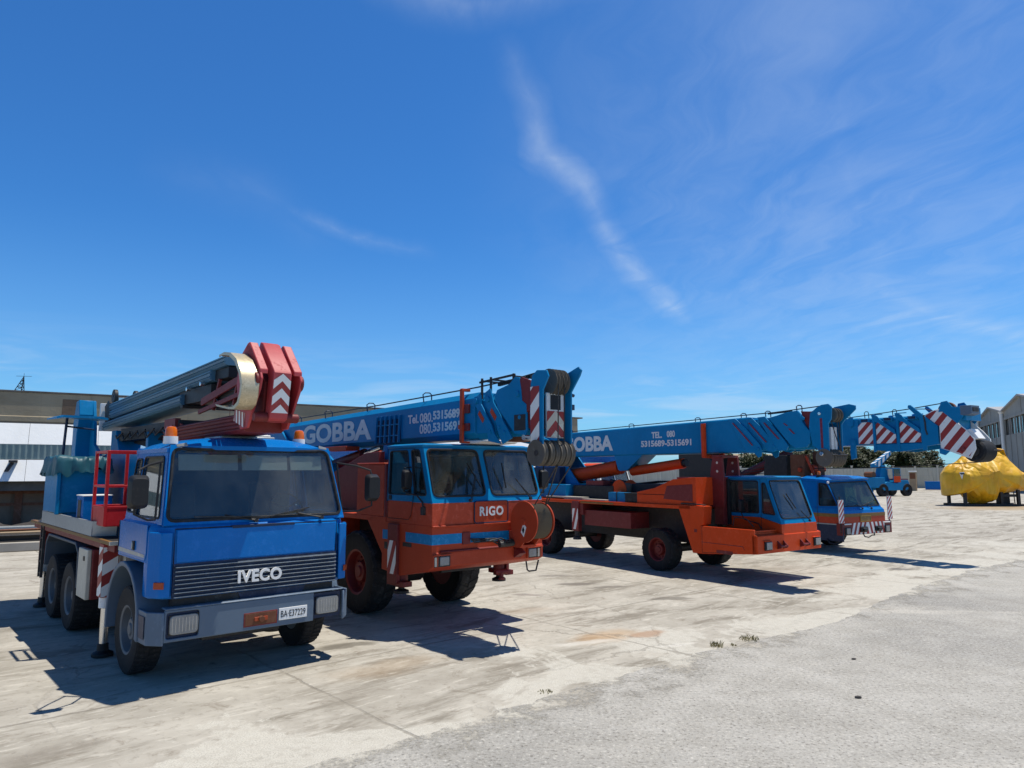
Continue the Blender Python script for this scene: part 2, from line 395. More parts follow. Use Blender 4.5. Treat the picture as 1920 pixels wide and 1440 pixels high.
def beacon(parent, p, h=.16, r=.065, base='white'):
    x, y, z = p; g = G(base); g.lathe([(-.06, .02), (-.06, r * 1.15), (.03, r * 1.1), (.03, .02)], p, 'z', 20)
    g.m('amber').lathe([(.03, r * .98), (h * .75, r * .9), (h * .93, r * .68), (h, .004), (.03, .004)], p, 'z', 20)
    return g.build('beacon', parent)
def interior(parent, x0, x1, yd, yb, zb, zf, sx, wheel_r=.22, visor=None):
    """dashboard, seats, steering wheel and rear lining inside a cab"""
    g = G('black'); g.px([(yd, zb - .25), (yd, zb - .02), (yd + .12, zb + .03), (yd + .3, zb - .06), (yd + .3, zb - .3)], x0, x1)
    g.m('seat'); g.box(x0, x1, yb - .03, yb - .005, zb - .5, zf - .05)
    for c in (x0 + .42, x1 - .42):
        g.box(c - .24, c + .24, yb - .62, yb - .12, zb - .42, zb - .24); g.ext([(c - .23, yb - .24, zb - .26), (c + .23, yb - .24, zb - .26), (c + .2, yb - .12, zb + .38), (c - .2, yb - .12, zb + .38)], (0, .1, .02))
    o = g.build('cab_interior', parent, bevel=.02)
    g = G('black'); c = V((sx, yd + .36, zb + .06)); a = V((1, 0, 0)); u = V((0, .5, .86)).normalized()
    g.tube([c + a * math.cos(t) * wheel_r + u * math.sin(t) * wheel_r for t in [2 * math.pi * i / 24 for i in range(24)]], .014, 6, True)
    for t in (.5, math.pi - .5, -math.pi / 2): g.tube([c, c + (a * math.cos(t) + u * math.sin(t)) * wheel_r], .012, 6)
    g.cyl(c, (sx, yd + .2, zb - .2), .03, n=8); g.build('steering_wheel', o)
    if visor:
        for (a0, a1) in visor:
            q = G('visor'); q.ext([(a0, yd + .08, zf - .22), (a1, yd + .08, zf - .22), (a1, yd + .12, zf - .03), (a0, yd + .12, zf - .03)], (0, .012, 0)); q.build('sun_visor', o, bevel=.008)
    return o
def mirror(parent, c, w_, h_, d_=.07, arm=None, face=1):
    """rear-view mirror housing with its glass facing the rear (+y) and tube arms"""
    x, y, z = c; g = G('black')
    L = rloop([(x - w_ / 2, y, z - h_ / 2), (x + w_ / 2, y, z - h_ / 2), (x + w_ / 2, y, z + h_ / 2), (x - w_ / 2, y, z + h_ / 2)], min(w_, h_) * .3)
    cen = V(c); L2 = [cen + (p - cen) * .78 + V((0, -d_, 0)) for p in L]; g.loft([[p + V((0, .01, 0)) for p in L], L, L2])
    g.m('mirror').ext([cen + (p - cen) * .9 + V((0, .012, 0)) for p in L], (0, .002, 0)); g.m('black')
    for a in arm or []: g.tube(a, .013, 8)
    return g.build('mirror', parent, bevel=.006)
# ================================================================== blue aerial-platform truck
def blue_truck():
    T = empty('platform_truck', (-2.993, 8.728, 0), 42.3, 'blue lorry in front carrying a folded grey ribbed boom, white IVECO letters on its grille', 'truck')
    W = 1.2
    # --- cab shell
    g = G('cab_blue')
    lo = [(-W, 1.55), (-W, .30), (-1.1, .14), (-.98, .07), (.98, .07), (1.1, .14), (W, .30), (W, 1.55)]
    def pl(z, ins, dy=0): return [(x * (1 - ins / W), (y + dy if y < 1 else y), z) for x, y in lo]
    g.loft([pl(1.36, .0), pl(1.70, .0), pl(1.76, .012, .01), pl(1.80, .05, .05)])
    g.loft([[(x, min(y, .52), z) for x, y, _ in pl(1, .02)] for z in (.98, 1.36)])
    FB, FT = (.095, .37)
    windows(g, [(-1.12, FB, 1.785), (1.12, FB, 1.785), (1.01, FT, 2.70), (-1.01, FT, 2.70)], [0, 1], [(.035, .035, .05, .05)], ['windshield'], T, .09, 'glass', .02)
    for s in (-1, 1):
        a, b_, c, d = (s * 1.15, 1.55, 1.79), (s * 1.13, .13, 1.79), (s * 1.02, .40, 2.66), (s * 1.04, 1.55, 2.66)
        Q = [a, b_, c, d] if s < 0 else [b_, a, d, c]
        us = [0, .27, 1] if s < 0 else [0, .73, 1]
        mg = [(.05, .04, .10, .12), (.045, .10, .07, .10)]
        windows(g, Q, us, mg if s < 0 else [(.10, .045, .07, .10), (.04, .05, .10, .12)], ['side_window'] * 2, T, .05, 'glass', .012)
    panel(g, [(1.14, 1.55, 1.79), (-1.14, 1.55, 1.79), (-1.04, 1.55, 2.68), (1.04, 1.55, 2.68)])
    # pressed roof with a raised crown
    nx, ny = 16, 10; vs = []; F = []
    for j in range(ny + 1):
        v = j / ny; y = .33 + 1.23 * v
        for i in range(nx + 1):
            u = -1 + 2 * i / nx; e = 1 - abs(u) ** 5; f = min(1, (v / .16)) ** .6 * min(1, (1 - v) / .1 + .35)
            vs.append((u * 1.045, y + .05 * abs(u) ** 3, 2.66 + .035 * e + .115 * e * f * (1 - .35 * u * u)))
    for j in range(ny):
        for i in range(nx): a = j * (nx + 1) + i; F.append((a, a + 1, a + nx + 2, a + nx + 1))
    n0 = len(vs); vs += [(x, y, z - .05) for x, y, z in vs]; F += [tuple(q + n0 for q in f)[::-1] for f in F]
    rim = [i for i in range(nx + 1)] + [j * (nx + 1) + nx for j in range(1, ny + 1)] + [ny * (nx + 1) + i for i in range(nx - 1, -1, -1)] + [j * (nx + 1) for j in range(ny - 1, 0, -1)]
    for i in range(len(rim)): p, q = rim[i], rim[(i + 1) % len(rim)]; F.append((q, p, p + n0, q + n0))
    g.mesh(vs, F)
    cab = g.build('cab', T, bevel=.012); flush(cab)
    g = G('cab_blue')      # bonnet flap
    g.py([(-.975, 1.372), (.975, 1.372), (.985, 1.735), (-.985, 1.735)], .052, .075); g.build('front_flap', cab, bevel=.008)
    g = G('navy'); g.py([(-.36, 1.722), (.4, 1.728), (.42, 1.745), (.40, 1.757), (-.38, 1.757)], .044, .07); g.build('flap_handle', cab, bevel=.004)
    for s in (-1, 1):
        g = G('cab_blue'); g.loft([[(s * 1.03, .035, z), (s * 1.14, .06, z), (s * 1.23, .24, z), (s * 1.19, .26, z), (s * 1.10, .10, z), (s * 1.03, .07, z)] for z in (1.0, 1.10, 1.66, 1.715)]); g.build('corner_deflector', cab, bevel=.012)
        g = G('amber_dark'); g.ext([(s * 1.095, .036, 1.10), (s * 1.175, .12, 1.10), (s * 1.175, .12, 1.175), (s * 1.095, .036, 1.175)], (s * .014, -.014, 0)); g.build('indicator', cab, bevel=.006)
        g = G('lamp_lens'); g.ext([(s * .955, .325, 2.67), (s * .835, .318, 2.685), (s * .845, .335, 2.725), (s * .96, .345, 2.70)], (0, -.012, .004)); g.build('marker_lamp', cab, bevel=.005)
        g = G('cab_blue'); g.px([(1.50, 1.38), (.42, 1.38), (.36, 1.46), (.36, 1.785), (1.50, 1.785)], s * 1.196, s * 1.212)
        dr = g.build('door', cab, bevel=.006)
        g = G('steel_dark'); g.px([(.88, 1.47), (.80, 1.47), (.80, 1.575), (.88, 1.575)], s * 1.212, s * 1.228); g.m('aluminium').box(min(s * 1.228, s * 1.238), max(s * 1.228, s * 1.238), .825, .855, 1.485, 1.56); g.build('door_handle', dr, bevel=.004)
        g = G('aluminium'); g.px([(1.5, 1.415), (.42, 1.415), (.42, 1.45), (1.5, 1.465)], s * 1.212, s * 1.2145); g.build('trim_stripe', dr)
    seam(cab, [(-1.0, .068, 1.365), (-1.0, .068, 1.745), (1.0, .068, 1.745), (1.0, .068, 1.365)], 'panel_seam', .006)
    for s in (-1, 1): seam(cab, [(s * 1.214, 1.51, 1.4), (s * 1.214, 1.51, 1.78)], 'door_seam', .006)
    # grille
    g = G('navy'); g.box(-1.0, 1.0, .06, .12, .985, 1.36)
    for i in range(8):
        z = 1.335 - i * .0465; g.m('plastic_grey').loft([[(x, .056, z), (x, .030, z - .004), (x, .026, z - .016), (x, .056, z - .024)] for x in (-.985, .985)])
        g.m('aluminium').box(-.985, .985, .0235, .0275, z - .0135, z - .0075)
    gr = g.build('grille', cab)
    text('lettering', 'IVECO', cab, 'white', (-.29, .022, 1.085), (1, 0, 0), (0, 0, 1), .535, .145, .035, .02, 1.08)
    g = G('black'); g.box(-.98, .98, .10, .2, .84, 1.0); g.m('navy').py([(-.2, .86), (.55, .86), (.6, .97), (-.25, .97)], .09, .1); g.build('lower_panel', cab)
    wiper(cab, (-.08, .085, 1.80), (-.45, .125, 1.88), (-.80, .105, 1.872), (-.02, .10, 1.845))
    wiper(cab, (.78, .085, 1.80), (.45, .12, 1.87), (.10, .105, 1.84), (.62, .125, 1.93))
    interior(cab, -1.0, 1.0, .25, 1.5, 1.84, 2.62, .55, .23, [(-.92, -.22), (-.17, .42), (.46, .9)])
    for s in (-1, 1):
        x = s * 1.44
        mirror(cab, (x, -.06, 2.17), .21, .36, .08, [[(s * 1.11, .30, 2.50), (s * 1.3, .12, 2.46), (x, -.02, 2.40), (x, -.04, 2.34)], [(s * 1.17, .24, 1.85), (s * 1.3, .05, 1.86), (x + s * .02, -.03, 1.93), (x + s * .02, -.03, 2.36)], [(s * 1.12, .32, 2.48), (s * 1.17, .24, 1.85)]])
    beacon(cab, (-.95, .58, 2.775), .155, .072); beacon(cab, (.70, .62, 2.79), .155, .072)
    g = G('aluminium'); g.box(-.30, .42, .75, 1.35, 2.80, 2.84); g.m('white').box(-.26, .38, .79, 1.31, 2.84, 2.868); g.build('roof_vent', cab, bevel=.012)
    # --- bumper
    g = G('bumper_grey'); z0, z1 = .53, .875
    windows(g, [(-1.08, 0, z0), (1.08, 0, z0), (1.08, 0, z1), (-1.08, 0, z1)], [0, .185, .815, 1], [(.02, .03, .035, .03), None, (.03, .02, .035, .03)], ['headlight_recess'] * 2, T, .035)
    PEND.clear()
    for s in (-1, 1): g.pz([(s * 1.08, 0), (s * 1.08, .035), (s * 1.19, .17), (s * 1.20, .55), (s * 1.235, .55), (s * 1.225, .15), (s * 1.10, -.0)], z0 - (.03 if s < 0 else .03), z1 - .02)
    g.box(-1.08, 1.08, -.012, .14, z1, z1 + .02); g.box(-.67, .67, .036, .16, z0, z0 + .05)
    bump = g.build('bumper', T, bevel=.010)
    for s in (-1, 1):
        g = G('navy'); g.box(s * .87 - .195, s * .87 + .195, .037, .09, z0 + .02, z1 - .02); g.build('headlight_surround', bump)
        g = G('lamp_lens'); L = rloop([(s * .87 - .155, .01, .60), (s * .87 + .155, .01, .60), (s * .87 + .155, .01, .81), (s * .87 - .155, .01, .81)], .05); g.loft([[p + V((0, .03, 0)) for p in L], L, [p * .96 + V((s * .87, .01, .705)) * .04 + V((0, -.012, 0)) for p in L]]); hl = g.build('headlight', bump, bevel=.004)
        g = G('chrome')
        for q in range(8): xx = s * .87 - .126 + q * .036; g.box(xx - .0015, xx + .0015, -.004, -.0005, .63, .78)
        g.m('black').box(s * .87 - .158, s * .87 + .158, .012, .022, .597, .813)
        g.build('lens_fluting', hl)
        g = G('navy'); g.px([(.19, .56), (.46, .56), (.46, .80), (.19, .80)], s * 1.233, s * 1.238); g.build('step_recess', bump)
    g = G('maroon'); g.box(-.205, .205, -.004, .002, .572, .732); g.m('rust').box(-.19, .19, -.006, .0, .585, .72); g.cyl((0, -.05, .65), (0, 0, .65), .035); g.m('amber_dark').box(-.08, .08, -.02, -.004, .63, .675); g.build('tow_point', bump, bevel=.004)
    g = G('white'); g.box(.222, .585, -.014, -.002, .598, .738); pl_ = g.build('number_plate', bump, bevel=.003)
    text('lettering', 'BA\u00b7E37229', pl_, 'black', (.245, -.0145, .63), (1, 0, 0), (0, 0, 1), .318, .078, .004, .002)
    # --- wheels, arches, chassis
    wheel(T, -1.03, 1.12, .51, .51, .30, 'rim_grey'); wheel(T, 1.03, 1.12, .51, .51, .30, 'rim_grey', 1)
    for y in (4.28, 5.55):
        for s in (-1, 1): wheel(T, s * .93, y, .51, .51, .55, 'rim_grey', s)
    for s in (-1, 1):
        g = G('bumper_grey'); A = arc(1.1, .62, .70, 2, 178); B = arc(1.1, .62, .64, 2, 178)
        A = [(1.8, .45)] + A[:9] + A[9:] + [(.40, .5)]; B = [(1.74, .45)] + B + [(.46, .5)]
        g.loft([[(s * 1.25, y, z), (s * 1.25, b, c), (s * .9, b, c), (s * .9, y, z)] for (y, z), (b, c) in zip(A, B)]); g.build('wheel_arch', T, bevel=.012)
        g = G('plastic_grey'); A = [(6.15, .8), (6.1, 1.2), (5.9, 1.34), (3.85, 1.34), (3.66, 1.22), (3.62, .7)]; B = [(6.11, .8), (6.06, 1.18), (5.88, 1.30), (3.87, 1.30), (3.70, 1.2), (3.66, .7)]
        g.loft([[(s * 1.22, y, z), (s * 1.22, b, c), (s * .62, b, c), (s * .62, y, z)] for (y, z), (b, c) in zip(A, B)]); g.build('mudguard', T, bevel=.01)
    g = G('steel_dark')
    for s in (-1, 1): g.box(s * .42 - .06, s * .42 + .06, .35, 7.3, .72, 1.0)
    for y in (1.12, 4.28, 5.55): g.cyl((-.9, y, .5), (.9, y, .5), .09); g.lathe([(-.2, .05), (-.15, .2), (.15, .2), (.2, .05)], (0, y, .5), 'x', 16)
    g.box(-.5, .5, .6, 1.5, .55, 1.3); g.box(-.55, .4, .35, .9, .42, .52); g.box(-.36, .36, 1.5, 7.2, .8, 1.35); g.build('chassis', T, bevel=.01)
    # --- load bed
    g = G('maroon'); g.box(-1.2, 1.2, 1.75, 7.4, 1.36, 1.462); g.m('steel_dark').box(-1.22, 1.22, 1.78, 7.4, 1.462, 1.482); g.m('ochre').box(-1.262, -1.21, 1.76, 7.42, 1.452, 1.50); g.box(1.21, 1.262, 1.76, 7.42, 1.452, 1.50); g.m('cream').box(-1.262, -1.0, 1.72, 1.76, 1.452, 1.50)
    bed = g.build('load_bed', T, bevel=.006)
    g = G('aluminium')
    for s in (-1, 1): g.box(s * 1.245 - .015, s * 1.245 + .015, 2.72, 6.35, 1.502, 1.705)
    g.loft([[(-1.26, 2.72, z), (-.98, 2.60 - (z - 1.5) * .2, z), (-.97, 2.63 - (z - 1.5) * .2, z), (-1.25, 2.75, z)] for z in (1.502, 1.705)]); g.box(-1.26, 1.26, 6.35, 6.38, 1.502, 1.705); g.build('tray', bed, bevel=.006)
    for s in (-1, 1):
        g = G('cream'); g.box(s * 1.21 - .03, s * 1.21 + .03, 2.96, 3.5, .62, 1.30); g.m('maroon').box(min(s * 1.18, s * .7), max(s * 1.18, s * .7), 2.93, 3.5, .62, 1.30); lk = g.build('tool_locker', bed, bevel=.012)
        g = G('black'); g.box(s * 1.243 - .008, s * 1.243 + .008, 3.1, 3.16, 1.14, 1.2); g.build('latch', lk)
        g = G('cream'); g.box(min(s * 1.0, s * .72), max(s * 1.0, s * .72), 2.0, 2.3, .95, 1.42); g.build('side_box', bed, bevel=.01)
    # --- outriggers
    def jack(x, y, strip=True, bz=.03):
        g = G('stripe_red'); g.box(x - .09, x + .09, y - .10, y + .10, .76, 1.44)
        if strip:
            for Q, n, d in (([(x - .09, y + .1, .77), (x - .09, y - .1, .77), (x - .09, y - .1, 1.4), (x - .09, y + .1, 1.4)], (-1, 0, 0), (0, .5, .86)), ([(x - .09, y - .1, .77), (x + .09, y - .1, .77), (x + .09, y - .1, 1.4), (x - .09, y - .1, 1.4)], (0, -1, 0), (-.5, 0, .86))):
                g.stripes(Q, d, .25, 'white', 'stripe_red', .02, n)
        g.m('white').cyl((x, y, .62), (x, y, .76), .083); g.m('chrome').cyl((x, y, .15), (x, y, .62), .052); g.m('black').lathe([(bz - .02, .13), (bz + .02, .13), (bz + .05, .07), (.17, .065), (.17, .001), (bz - .02, .001)], (x, y, 0), 'z', 20)
        return g.build('outrigger', T, bevel=.006)
    jack(-1.15, 2.2); jack(1.15, 2.2); jack(-1.1, 6.75, False); jack(1.1, 6.75, False)
    for s in (-1, 1):
        g = G('steel_dark')
        for y in (6.42, 6.62): g.box(s * 1.2 - .02, s * 1.2 + .02, y - .02, y + .02, .55, 1.46)
        for i in range(5): g.bar((s * 1.2, 6.42, .62 + i * .2), (s * 1.2, 6.62, .62 + i * .2), .025)
        g.build('ladder', T)
    # --- boxes and cage on the bed
    g = G('crane_blue'); g.box(-1.30, -.60, 4.95, 6.1, 1.72, 2.42); g.box(-1.33, -1.27, 4.91, 4.97, 1.70, 2.42); g.box(-1.2, -.7, 5.0, 6.0, 1.52, 1.72)
    bx = g.build('operator_box', T, bevel=.012)
    g = G('tarp_green'); nx, ny = 26, 14; vs = []; F = []          # crumpled tarpaulin pulled over the box
    per = [(-1.35, 6.15), (-1.35, 4.88), (-.55, 4.88), (-.55, 6.15)]; ring = []
    for i in range(4):
        a, c = V(per[i]), V(per[(i + 1) % 4])
        for j in range(22): ring.append(a.lerp(c, j / 22))
    loops = []
    for lv, (z, ins) in enumerate([(2.36, -.03), (2.44, -.02), (2.53, -.005), (2.60, .01), (2.625, .06), (2.61, .2)]):
        lp = []
        for i, p in enumerate(ring):
            q = V((-.95, 5.5)); d = (p - q); f = noise.noise(V((i * .62, lv * .35, 1.3))) + .5 * noise.noise(V((i * 1.3 + lv * .5, lv * .2, 4.1))); h = noise.noise(V((i * .33, lv * .5, 7.7)))
            d = d * (1 - ins / d.length + .085 * f * max(.15, 1.25 - lv * .22)); lp.append((q.x + d.x, q.y + d.y, z + .06 * h * (1 if lv else 2.2)))
        loops.append(lp)
    g.loft(loops, False); g.face([p for p in loops[-1]]); g.build('tarpaulin', bx, ang=70)
    g = G('cab_blue'); g.box(-1.20, -.82, 3.62, 4.05, 1.50, 2.02); g.m('white').box(-1.21, -.81, 3.61, 4.06, 2.02, 2.035); g.m('steel_dark').box(-1.207, -1.2, 3.75, 3.95, 1.6, 1.96); g.build('control_cabinet', T, bevel=.008)
    g = G('crane_blue'); g.loft([[(x, 5.62, 3.30 + dz), (x, 6.5, 3.33 + dz), (x, 6.5, 3.35 + dz), (x, 5.62, 3.34 + dz)] for x, dz in ((-1.28, -.03), (-1.2, 0), (-.62, .0), (-.5, -.02))]); g.m('navy')
    g.cyl((-1.09, 6, 2.5), (-1.06, 6, 3.31), .022); g.cyl((-1.07, 6, 3.17), (-.45, 6.9, 3.17), .016); g.build('canopy', bx)
    g = G('red'); X0, X1, Y0, Y1, Z0, Zm, Zp, Z1 = -1.2, -.42, 2.33, 2.98, 1.66, 2.20, 1.92, 2.67
    for x in (X0, (X0 + X1) / 2, X1):
        for y in (Y0, Y1): g.box(x - .02, x + .02, y - .02, y + .02, Z0, Z1)
    for z, h in ((Z1, .035), (Zm, .03), (Zp, .03)):
        for y in (Y0, Y1): g.box(X0, X1, y - .018, y + .018, z - h, z)
        for x in (X0, X1): g.box(x - .018, x + .018, Y0, Y1, z - h, z)
    g.box(X0 - .012, X0, Y0, Y1, Z0, Zp); g.box(X1, X1 + .012, Y0, Y1, Z0, Zp); g.box(X0, X1, Y0 - .012, Y0, Z0, Zp); g.box(X0, X1, Y1, Y1 + .012, Z0, Zp); g.box(X0, X1, Y0, Y1, Z0 - .01, Z0 + .02)
    g.build('work_basket', T, bevel=.004)
    # --- turret and mast
    g = G('steel_dark'); g.lathe([(1.48, .62), (1.62, .62), (1.62, .02), (1.48, .02)], (0, 5.2, 0), 'z', 32)
    g.m('crane_blue').px([(3.3, 1.62), (6.9, 1.62), (6.9, 2.62), (6.2, 2.72), (3.6, 2.66), (3.3, 2.3)], -.34, .34)
    for s in (-1, 1): g.px([(6.2, 2.4), (7.45, 2.4), (7.5, 3.3), (7.35, 3.72), (7.12, 3.74), (7.02, 3.5), (6.9, 3.2), (6.85, 2.9), (6.4, 2.72)], s * .42 - .03, s * .42 + .03)
    g.px([(7.06, 1.7), (7.5, 1.7), (7.5, 3.3), (7.35, 3.72), (7.12, 3.74), (7.02, 3.45), (7.16, 3.1), (7.18, 2.75), (7.06, 2.5)], -.68, -.44)
    g.box(-.3, .3, 3.9, 4.02, 2.66, 3.02); g.px([(5.6, 2.7), (6.2, 2.7), (6.2, 3.12), (5.9, 3.12)], -.3, .3)
    g.build('turret', T, bevel=.012)
    g = G('black')
    for i in range(5): g.tube([(-.1 + .05 * i, 3.2, 2.62), (-.15 + .04 * i, 3.7, 2.95 - .02 * i), (-.1, 4.4, 2.78 + .03 * i), (-.05, 5.6, 2.9)], .018, 6)
    for i in range(4): g.tube([(-.2 + .06 * i, 1.3, 2.95), (-.25 + .07 * i, 1.9, 3.05 - .05 * i), (-.1, 2.6, 2.8), (0, 3.3, 2.6)], .02, 6)
    g.build('hydraulic_hose', T)
    g = G('maroon'); 
    for s in (-1, 1): g.px([(2.25, 2.55), (2.75, 2.3), (2.75, 3.0), (2.5, 3.1), (2.3, 3.05)], s * .26 - .02, s * .26 + .02)
    g.box(-.26, .26, 2.5, 2.7, 2.3, 2.6); g.build('boom_rest', T, bevel=.006)
    # --- boom sections: extruded grey beams with rolled ribs
    def beam(name, y0, y1, z0, z1, h, xa, xb, mat='boom_grey', ribs=(.30, .66)):
        """y0 front, y1 rear, z0/z1 underside height front/rear"""
        g = G(mat); P = []
        for y, z in ((y0, z0), (y1, z1)):
            pr = [(xa + .03, z), (xb - .03, z), (xb, z + .03), (xb, z + h - .03), (xb - .03, z + h), (xa + .03, z + h)]
            left = [(xa, z + h - .02)]
            for q in sorted(ribs, reverse=True): left += [(xa, z + h * q + .012), (xa + .014, z + h * q + .006), (xa + .014, z + h * q - .004), (xa - .008, z + h * q - .010)]
            left += [(xa - .008, z + .03)]
            P.append([(x, y, q) for x, q in pr + left])
        g.loft(P); return g.build(name, T, bevel=.005)
    for nm, a in (('boom_section', (.72, 6.45, 3.755, 3.515, .135, -.31, .17)), ('boom_section', (1.22, 6.42, 3.600, 3.365, .150, -.31, .17)), ('boom_section', (2.36, 6.85, 3.345, 3.155, .155, -.32, .18))): beam(nm, *a)
    g = G('black'); g.box(-.24, .1, .75, 1.7, 3.60, 3.74); g.box(-.26, .12, 1.3, 2.6, 3.35, 3.56); g.box(-.3, .16, 2.3, 2.4, 3.30, 3.34); g.box(-.22, .1, .1, 1.2, 3.2, 3.42)
    g.m('maroon').bar((-.27, .1, 3.55), (-.27, 1.6, 3.33), .03, .10); g.bar((-.27, .15, 3.35), (-.27, 1.7, 3.2), .03, .06); g.bar((-.25, .3, 3.75), (-.25, .5, 3.2), .04); g.bar((-.25, 1.0, 3.6), (-.25, 1.2, 3.2), .04)
    g.m('chrome').cyl((-.36, 1.45, 3.565), (-.30, 1.45, 3.565), .03); g.cyl((-.36, 2.0, 3.54), (-.30, 2.0, 3.54), .03)
    for i in range(6): g.m('black').tube([(-.2 + i * .05, 1.5, 3.5), (-.26 + i * .04, 1.0, 3.3 - i * .02), (-.2 + i * .03, .4, 3.25 + .02 * i), (-.1, 0, 3.4)], .014, 6)
    g.m('black').box(-.29, .14, 2.45, 5.6, 3.0, 3.135); g.box(-.27, .1, 4.2, 5.9, 2.92, 3.05); g.m('maroon').box(-.33, -.25, 2.5, 3.0, 2.95, 3.16); g.m('steel_dark')  # black boxes cover the bright beam underside, standing in for shade and clutter
    for i in range(7): g.tube([(-.33, 2.6 + .45 * i, 3.05), (-.36, 2.85 + .45 * i, 2.96 - .02 * (i % 3)), (-.32, 3.1 + .45 * i, 3.02)], .016, 6)
    g.box(-.2, .1, 2.9, 3.4, 2.8, 3.0); g.m('crane_blue').box(-.2, .06, 2.8, 3.3, 2.92, 3.06)
    g.build('boom_linkage', T, bevel=.005)
    g = G('steel_dark')
    for x in (-.25, .1): g.lathe([(-.03, .02), (-.03, .13), (.03, .13), (.03, .02)], (x, 6.35, 3.78), 'x', 20)
    g.m('chrome').box(-.2, .05, 6.3, 6.42, 3.70, 3.76); g.m('black').px([(6.4, 3.35), (6.75, 3.3), (6.85, 3.62), (6.6, 3.72), (6.4, 3.6)], -.3, -.18); g.m('white').px([(6.86, 3.15), (6.95, 3.15), (6.95, 3.68), (6.86, 3.68)], -.36, .1); g.build('boom_pulley', T, bevel=.005)
    beam('lower_boom', -.02, 3.1, 2.86, 2.80, .235, -.31, .19, 'maroon', (.2, .4, .6, .8))
    # --- red knuckle head
    side = [(.12, 3.80), (-.08, 3.93), (-.20, 3.86), (-.44, 3.60), (-.50, 3.46), (-.46, 3.34), (-.16, 2.90), (.06, 2.89), (.10, 3.0), (.22, 3.45)]
    g = G('pink_red')
    for xa in (-.335, .155): g.px(side, xa, xa + .035); g.px([(.05, 3.80), (-.10, 3.935), (-.14, 3.93), (-.47, 3.575), (-.47, 3.52), (.02, 3.72)], xa - .0 if xa < 0 else xa - .07, xa + (.10 if xa < 0 else .035))
    g.px([(0.0, 3.82), (-.09, 3.955), (-.16, 3.93), (-.50, 3.575), (-.52, 3.54), (-.46, 3.08), (-.44, 3.0), (-.36, 2.96), (-.30, 3.0), (-.36, 3.5), (-.05, 3.75)], -.185, .035)
    g.m('maroon').px([(0, 3.7), (-.30, 3.45), (-.28, 3.0), (.1, 3.0)], -.20, .10)
    for xa in (-.36, .19): g.cyl((xa - .02, -.40, 3.44), (xa + .02, -.40, 3.44), .10)
    g.cyl((-.34, -.36, 3.02), (.2, -.36, 3.02), .055)
    hd = g.build('boom_head', T, bevel=.01)
    g = G()          # chevron plate on the head
    A = V((-.180, -.5215, 3.53)); Bx = V((.21, 0, 0)); D = V((0, .062, -.46)) / .46
    n = V((0, -1, -.13)).normalized() * .004
    def P(u, t): return A + Bx * u + D * t + n
    per = .19; t0 = -.02
    for i in range(4):
        a = t0 + i * per
        for c, off, hh in (('white', 0, .105), ('stripe_red', .105, .085)):
            for u0, u1 in ((0, .5), (.5, 1)):
                f = lambda u: a + off + (.10 if u != .5 else 0)
                q = [P(u0, min(max(f(u0), 0), .46)), P(u1, min(max(f(u1), 0), .46)), P(u1, min(max(f(u1) + hh, 0), .46)), P(u0, min(max(f(u0) + hh, 0), .46))]
                g.m(c); g.face(q)
    g.build('chevron_plate', hd, merge=False)
    g = G(); g.stripes([(-.336, .24, 3.0), (-.336, -.10, 2.90), (-.336, -.10, 3.08), (-.336, .22, 3.14)], (0, 1, -.1), .09, 'white', 'stripe_red', .01, (-1, 0, 0), .004); g.build('stripe_plate', hd, merge=False)
    pr = [(.26, 3.80), (.10, 3.815), (-.10, 3.785), (-.29, 3.69), (-.43, 3.54), (-.49, 3.40), (-.48, 3.26), (-.42, 3.15), (-.30, 3.10), (-.12, 3.11), (.26, 3.17)]
    g = G('tan_guide'); g.loft([[(-.54, y, z), (-.345, y, z), (-.345, y + .012, z - (.012 if z > 3.5 else -.012)), (-.54, y + .012, z - (.012 if z > 3.5 else -.012))] for y, z in pr])
    for xa in (-.546, -.350): g.loft([[(xa, y, z), (xa + .007, y, z), (xa + .007, y + (.05 if i > 0 else 0), z + (.03 if z < 3.4 else -.03)), (xa, y + (.05 if i > 0 else 0), z + (.03 if z < 3.4 else -.03))] for i, (y, z) in enumerate(pr)])
    g.build('cable_guide', T, bevel=.0, ang=50)
    return T
blue_truck()
# ================================================================== shared crane pieces
def boom_text(parent, s, x, y0, z0, w_, h_, bold=.03, name='lettering', mat='lettering'):
    return text(name, s, parent, mat, (x - .003, y0, z0), (0, -1, 0), (0, 0, 1), w_, h_, bold, .004)
def hoop(g, x, y, z, h=.16, r=.011):
    g.tube([(x, y, z), (x - .02, y, z + h * .8), (x + .02, y - .02, z + h), (x + .1, y - .03, z + h), (x + .14, y - .03, z + h * .8), (x + .14, y - .03, z)], r, 6)
def sheaves(g, xs, y, z, r, w_=.045, mat='sheave'):
    for x in xs: g.m(mat).lathe([(-w_ / 2, r), (-w_ * .2, r * .86), (w_ * .2, r * .86), (w_ / 2, r), (w_ / 2, r * .8), (w_ * .3, r * .3), (w_ * .3, .001), (-w_ * .3, .001), (-w_ * .3, r * .3), (-w_ / 2, r * .8)], (x, y, z), 'x', 28)

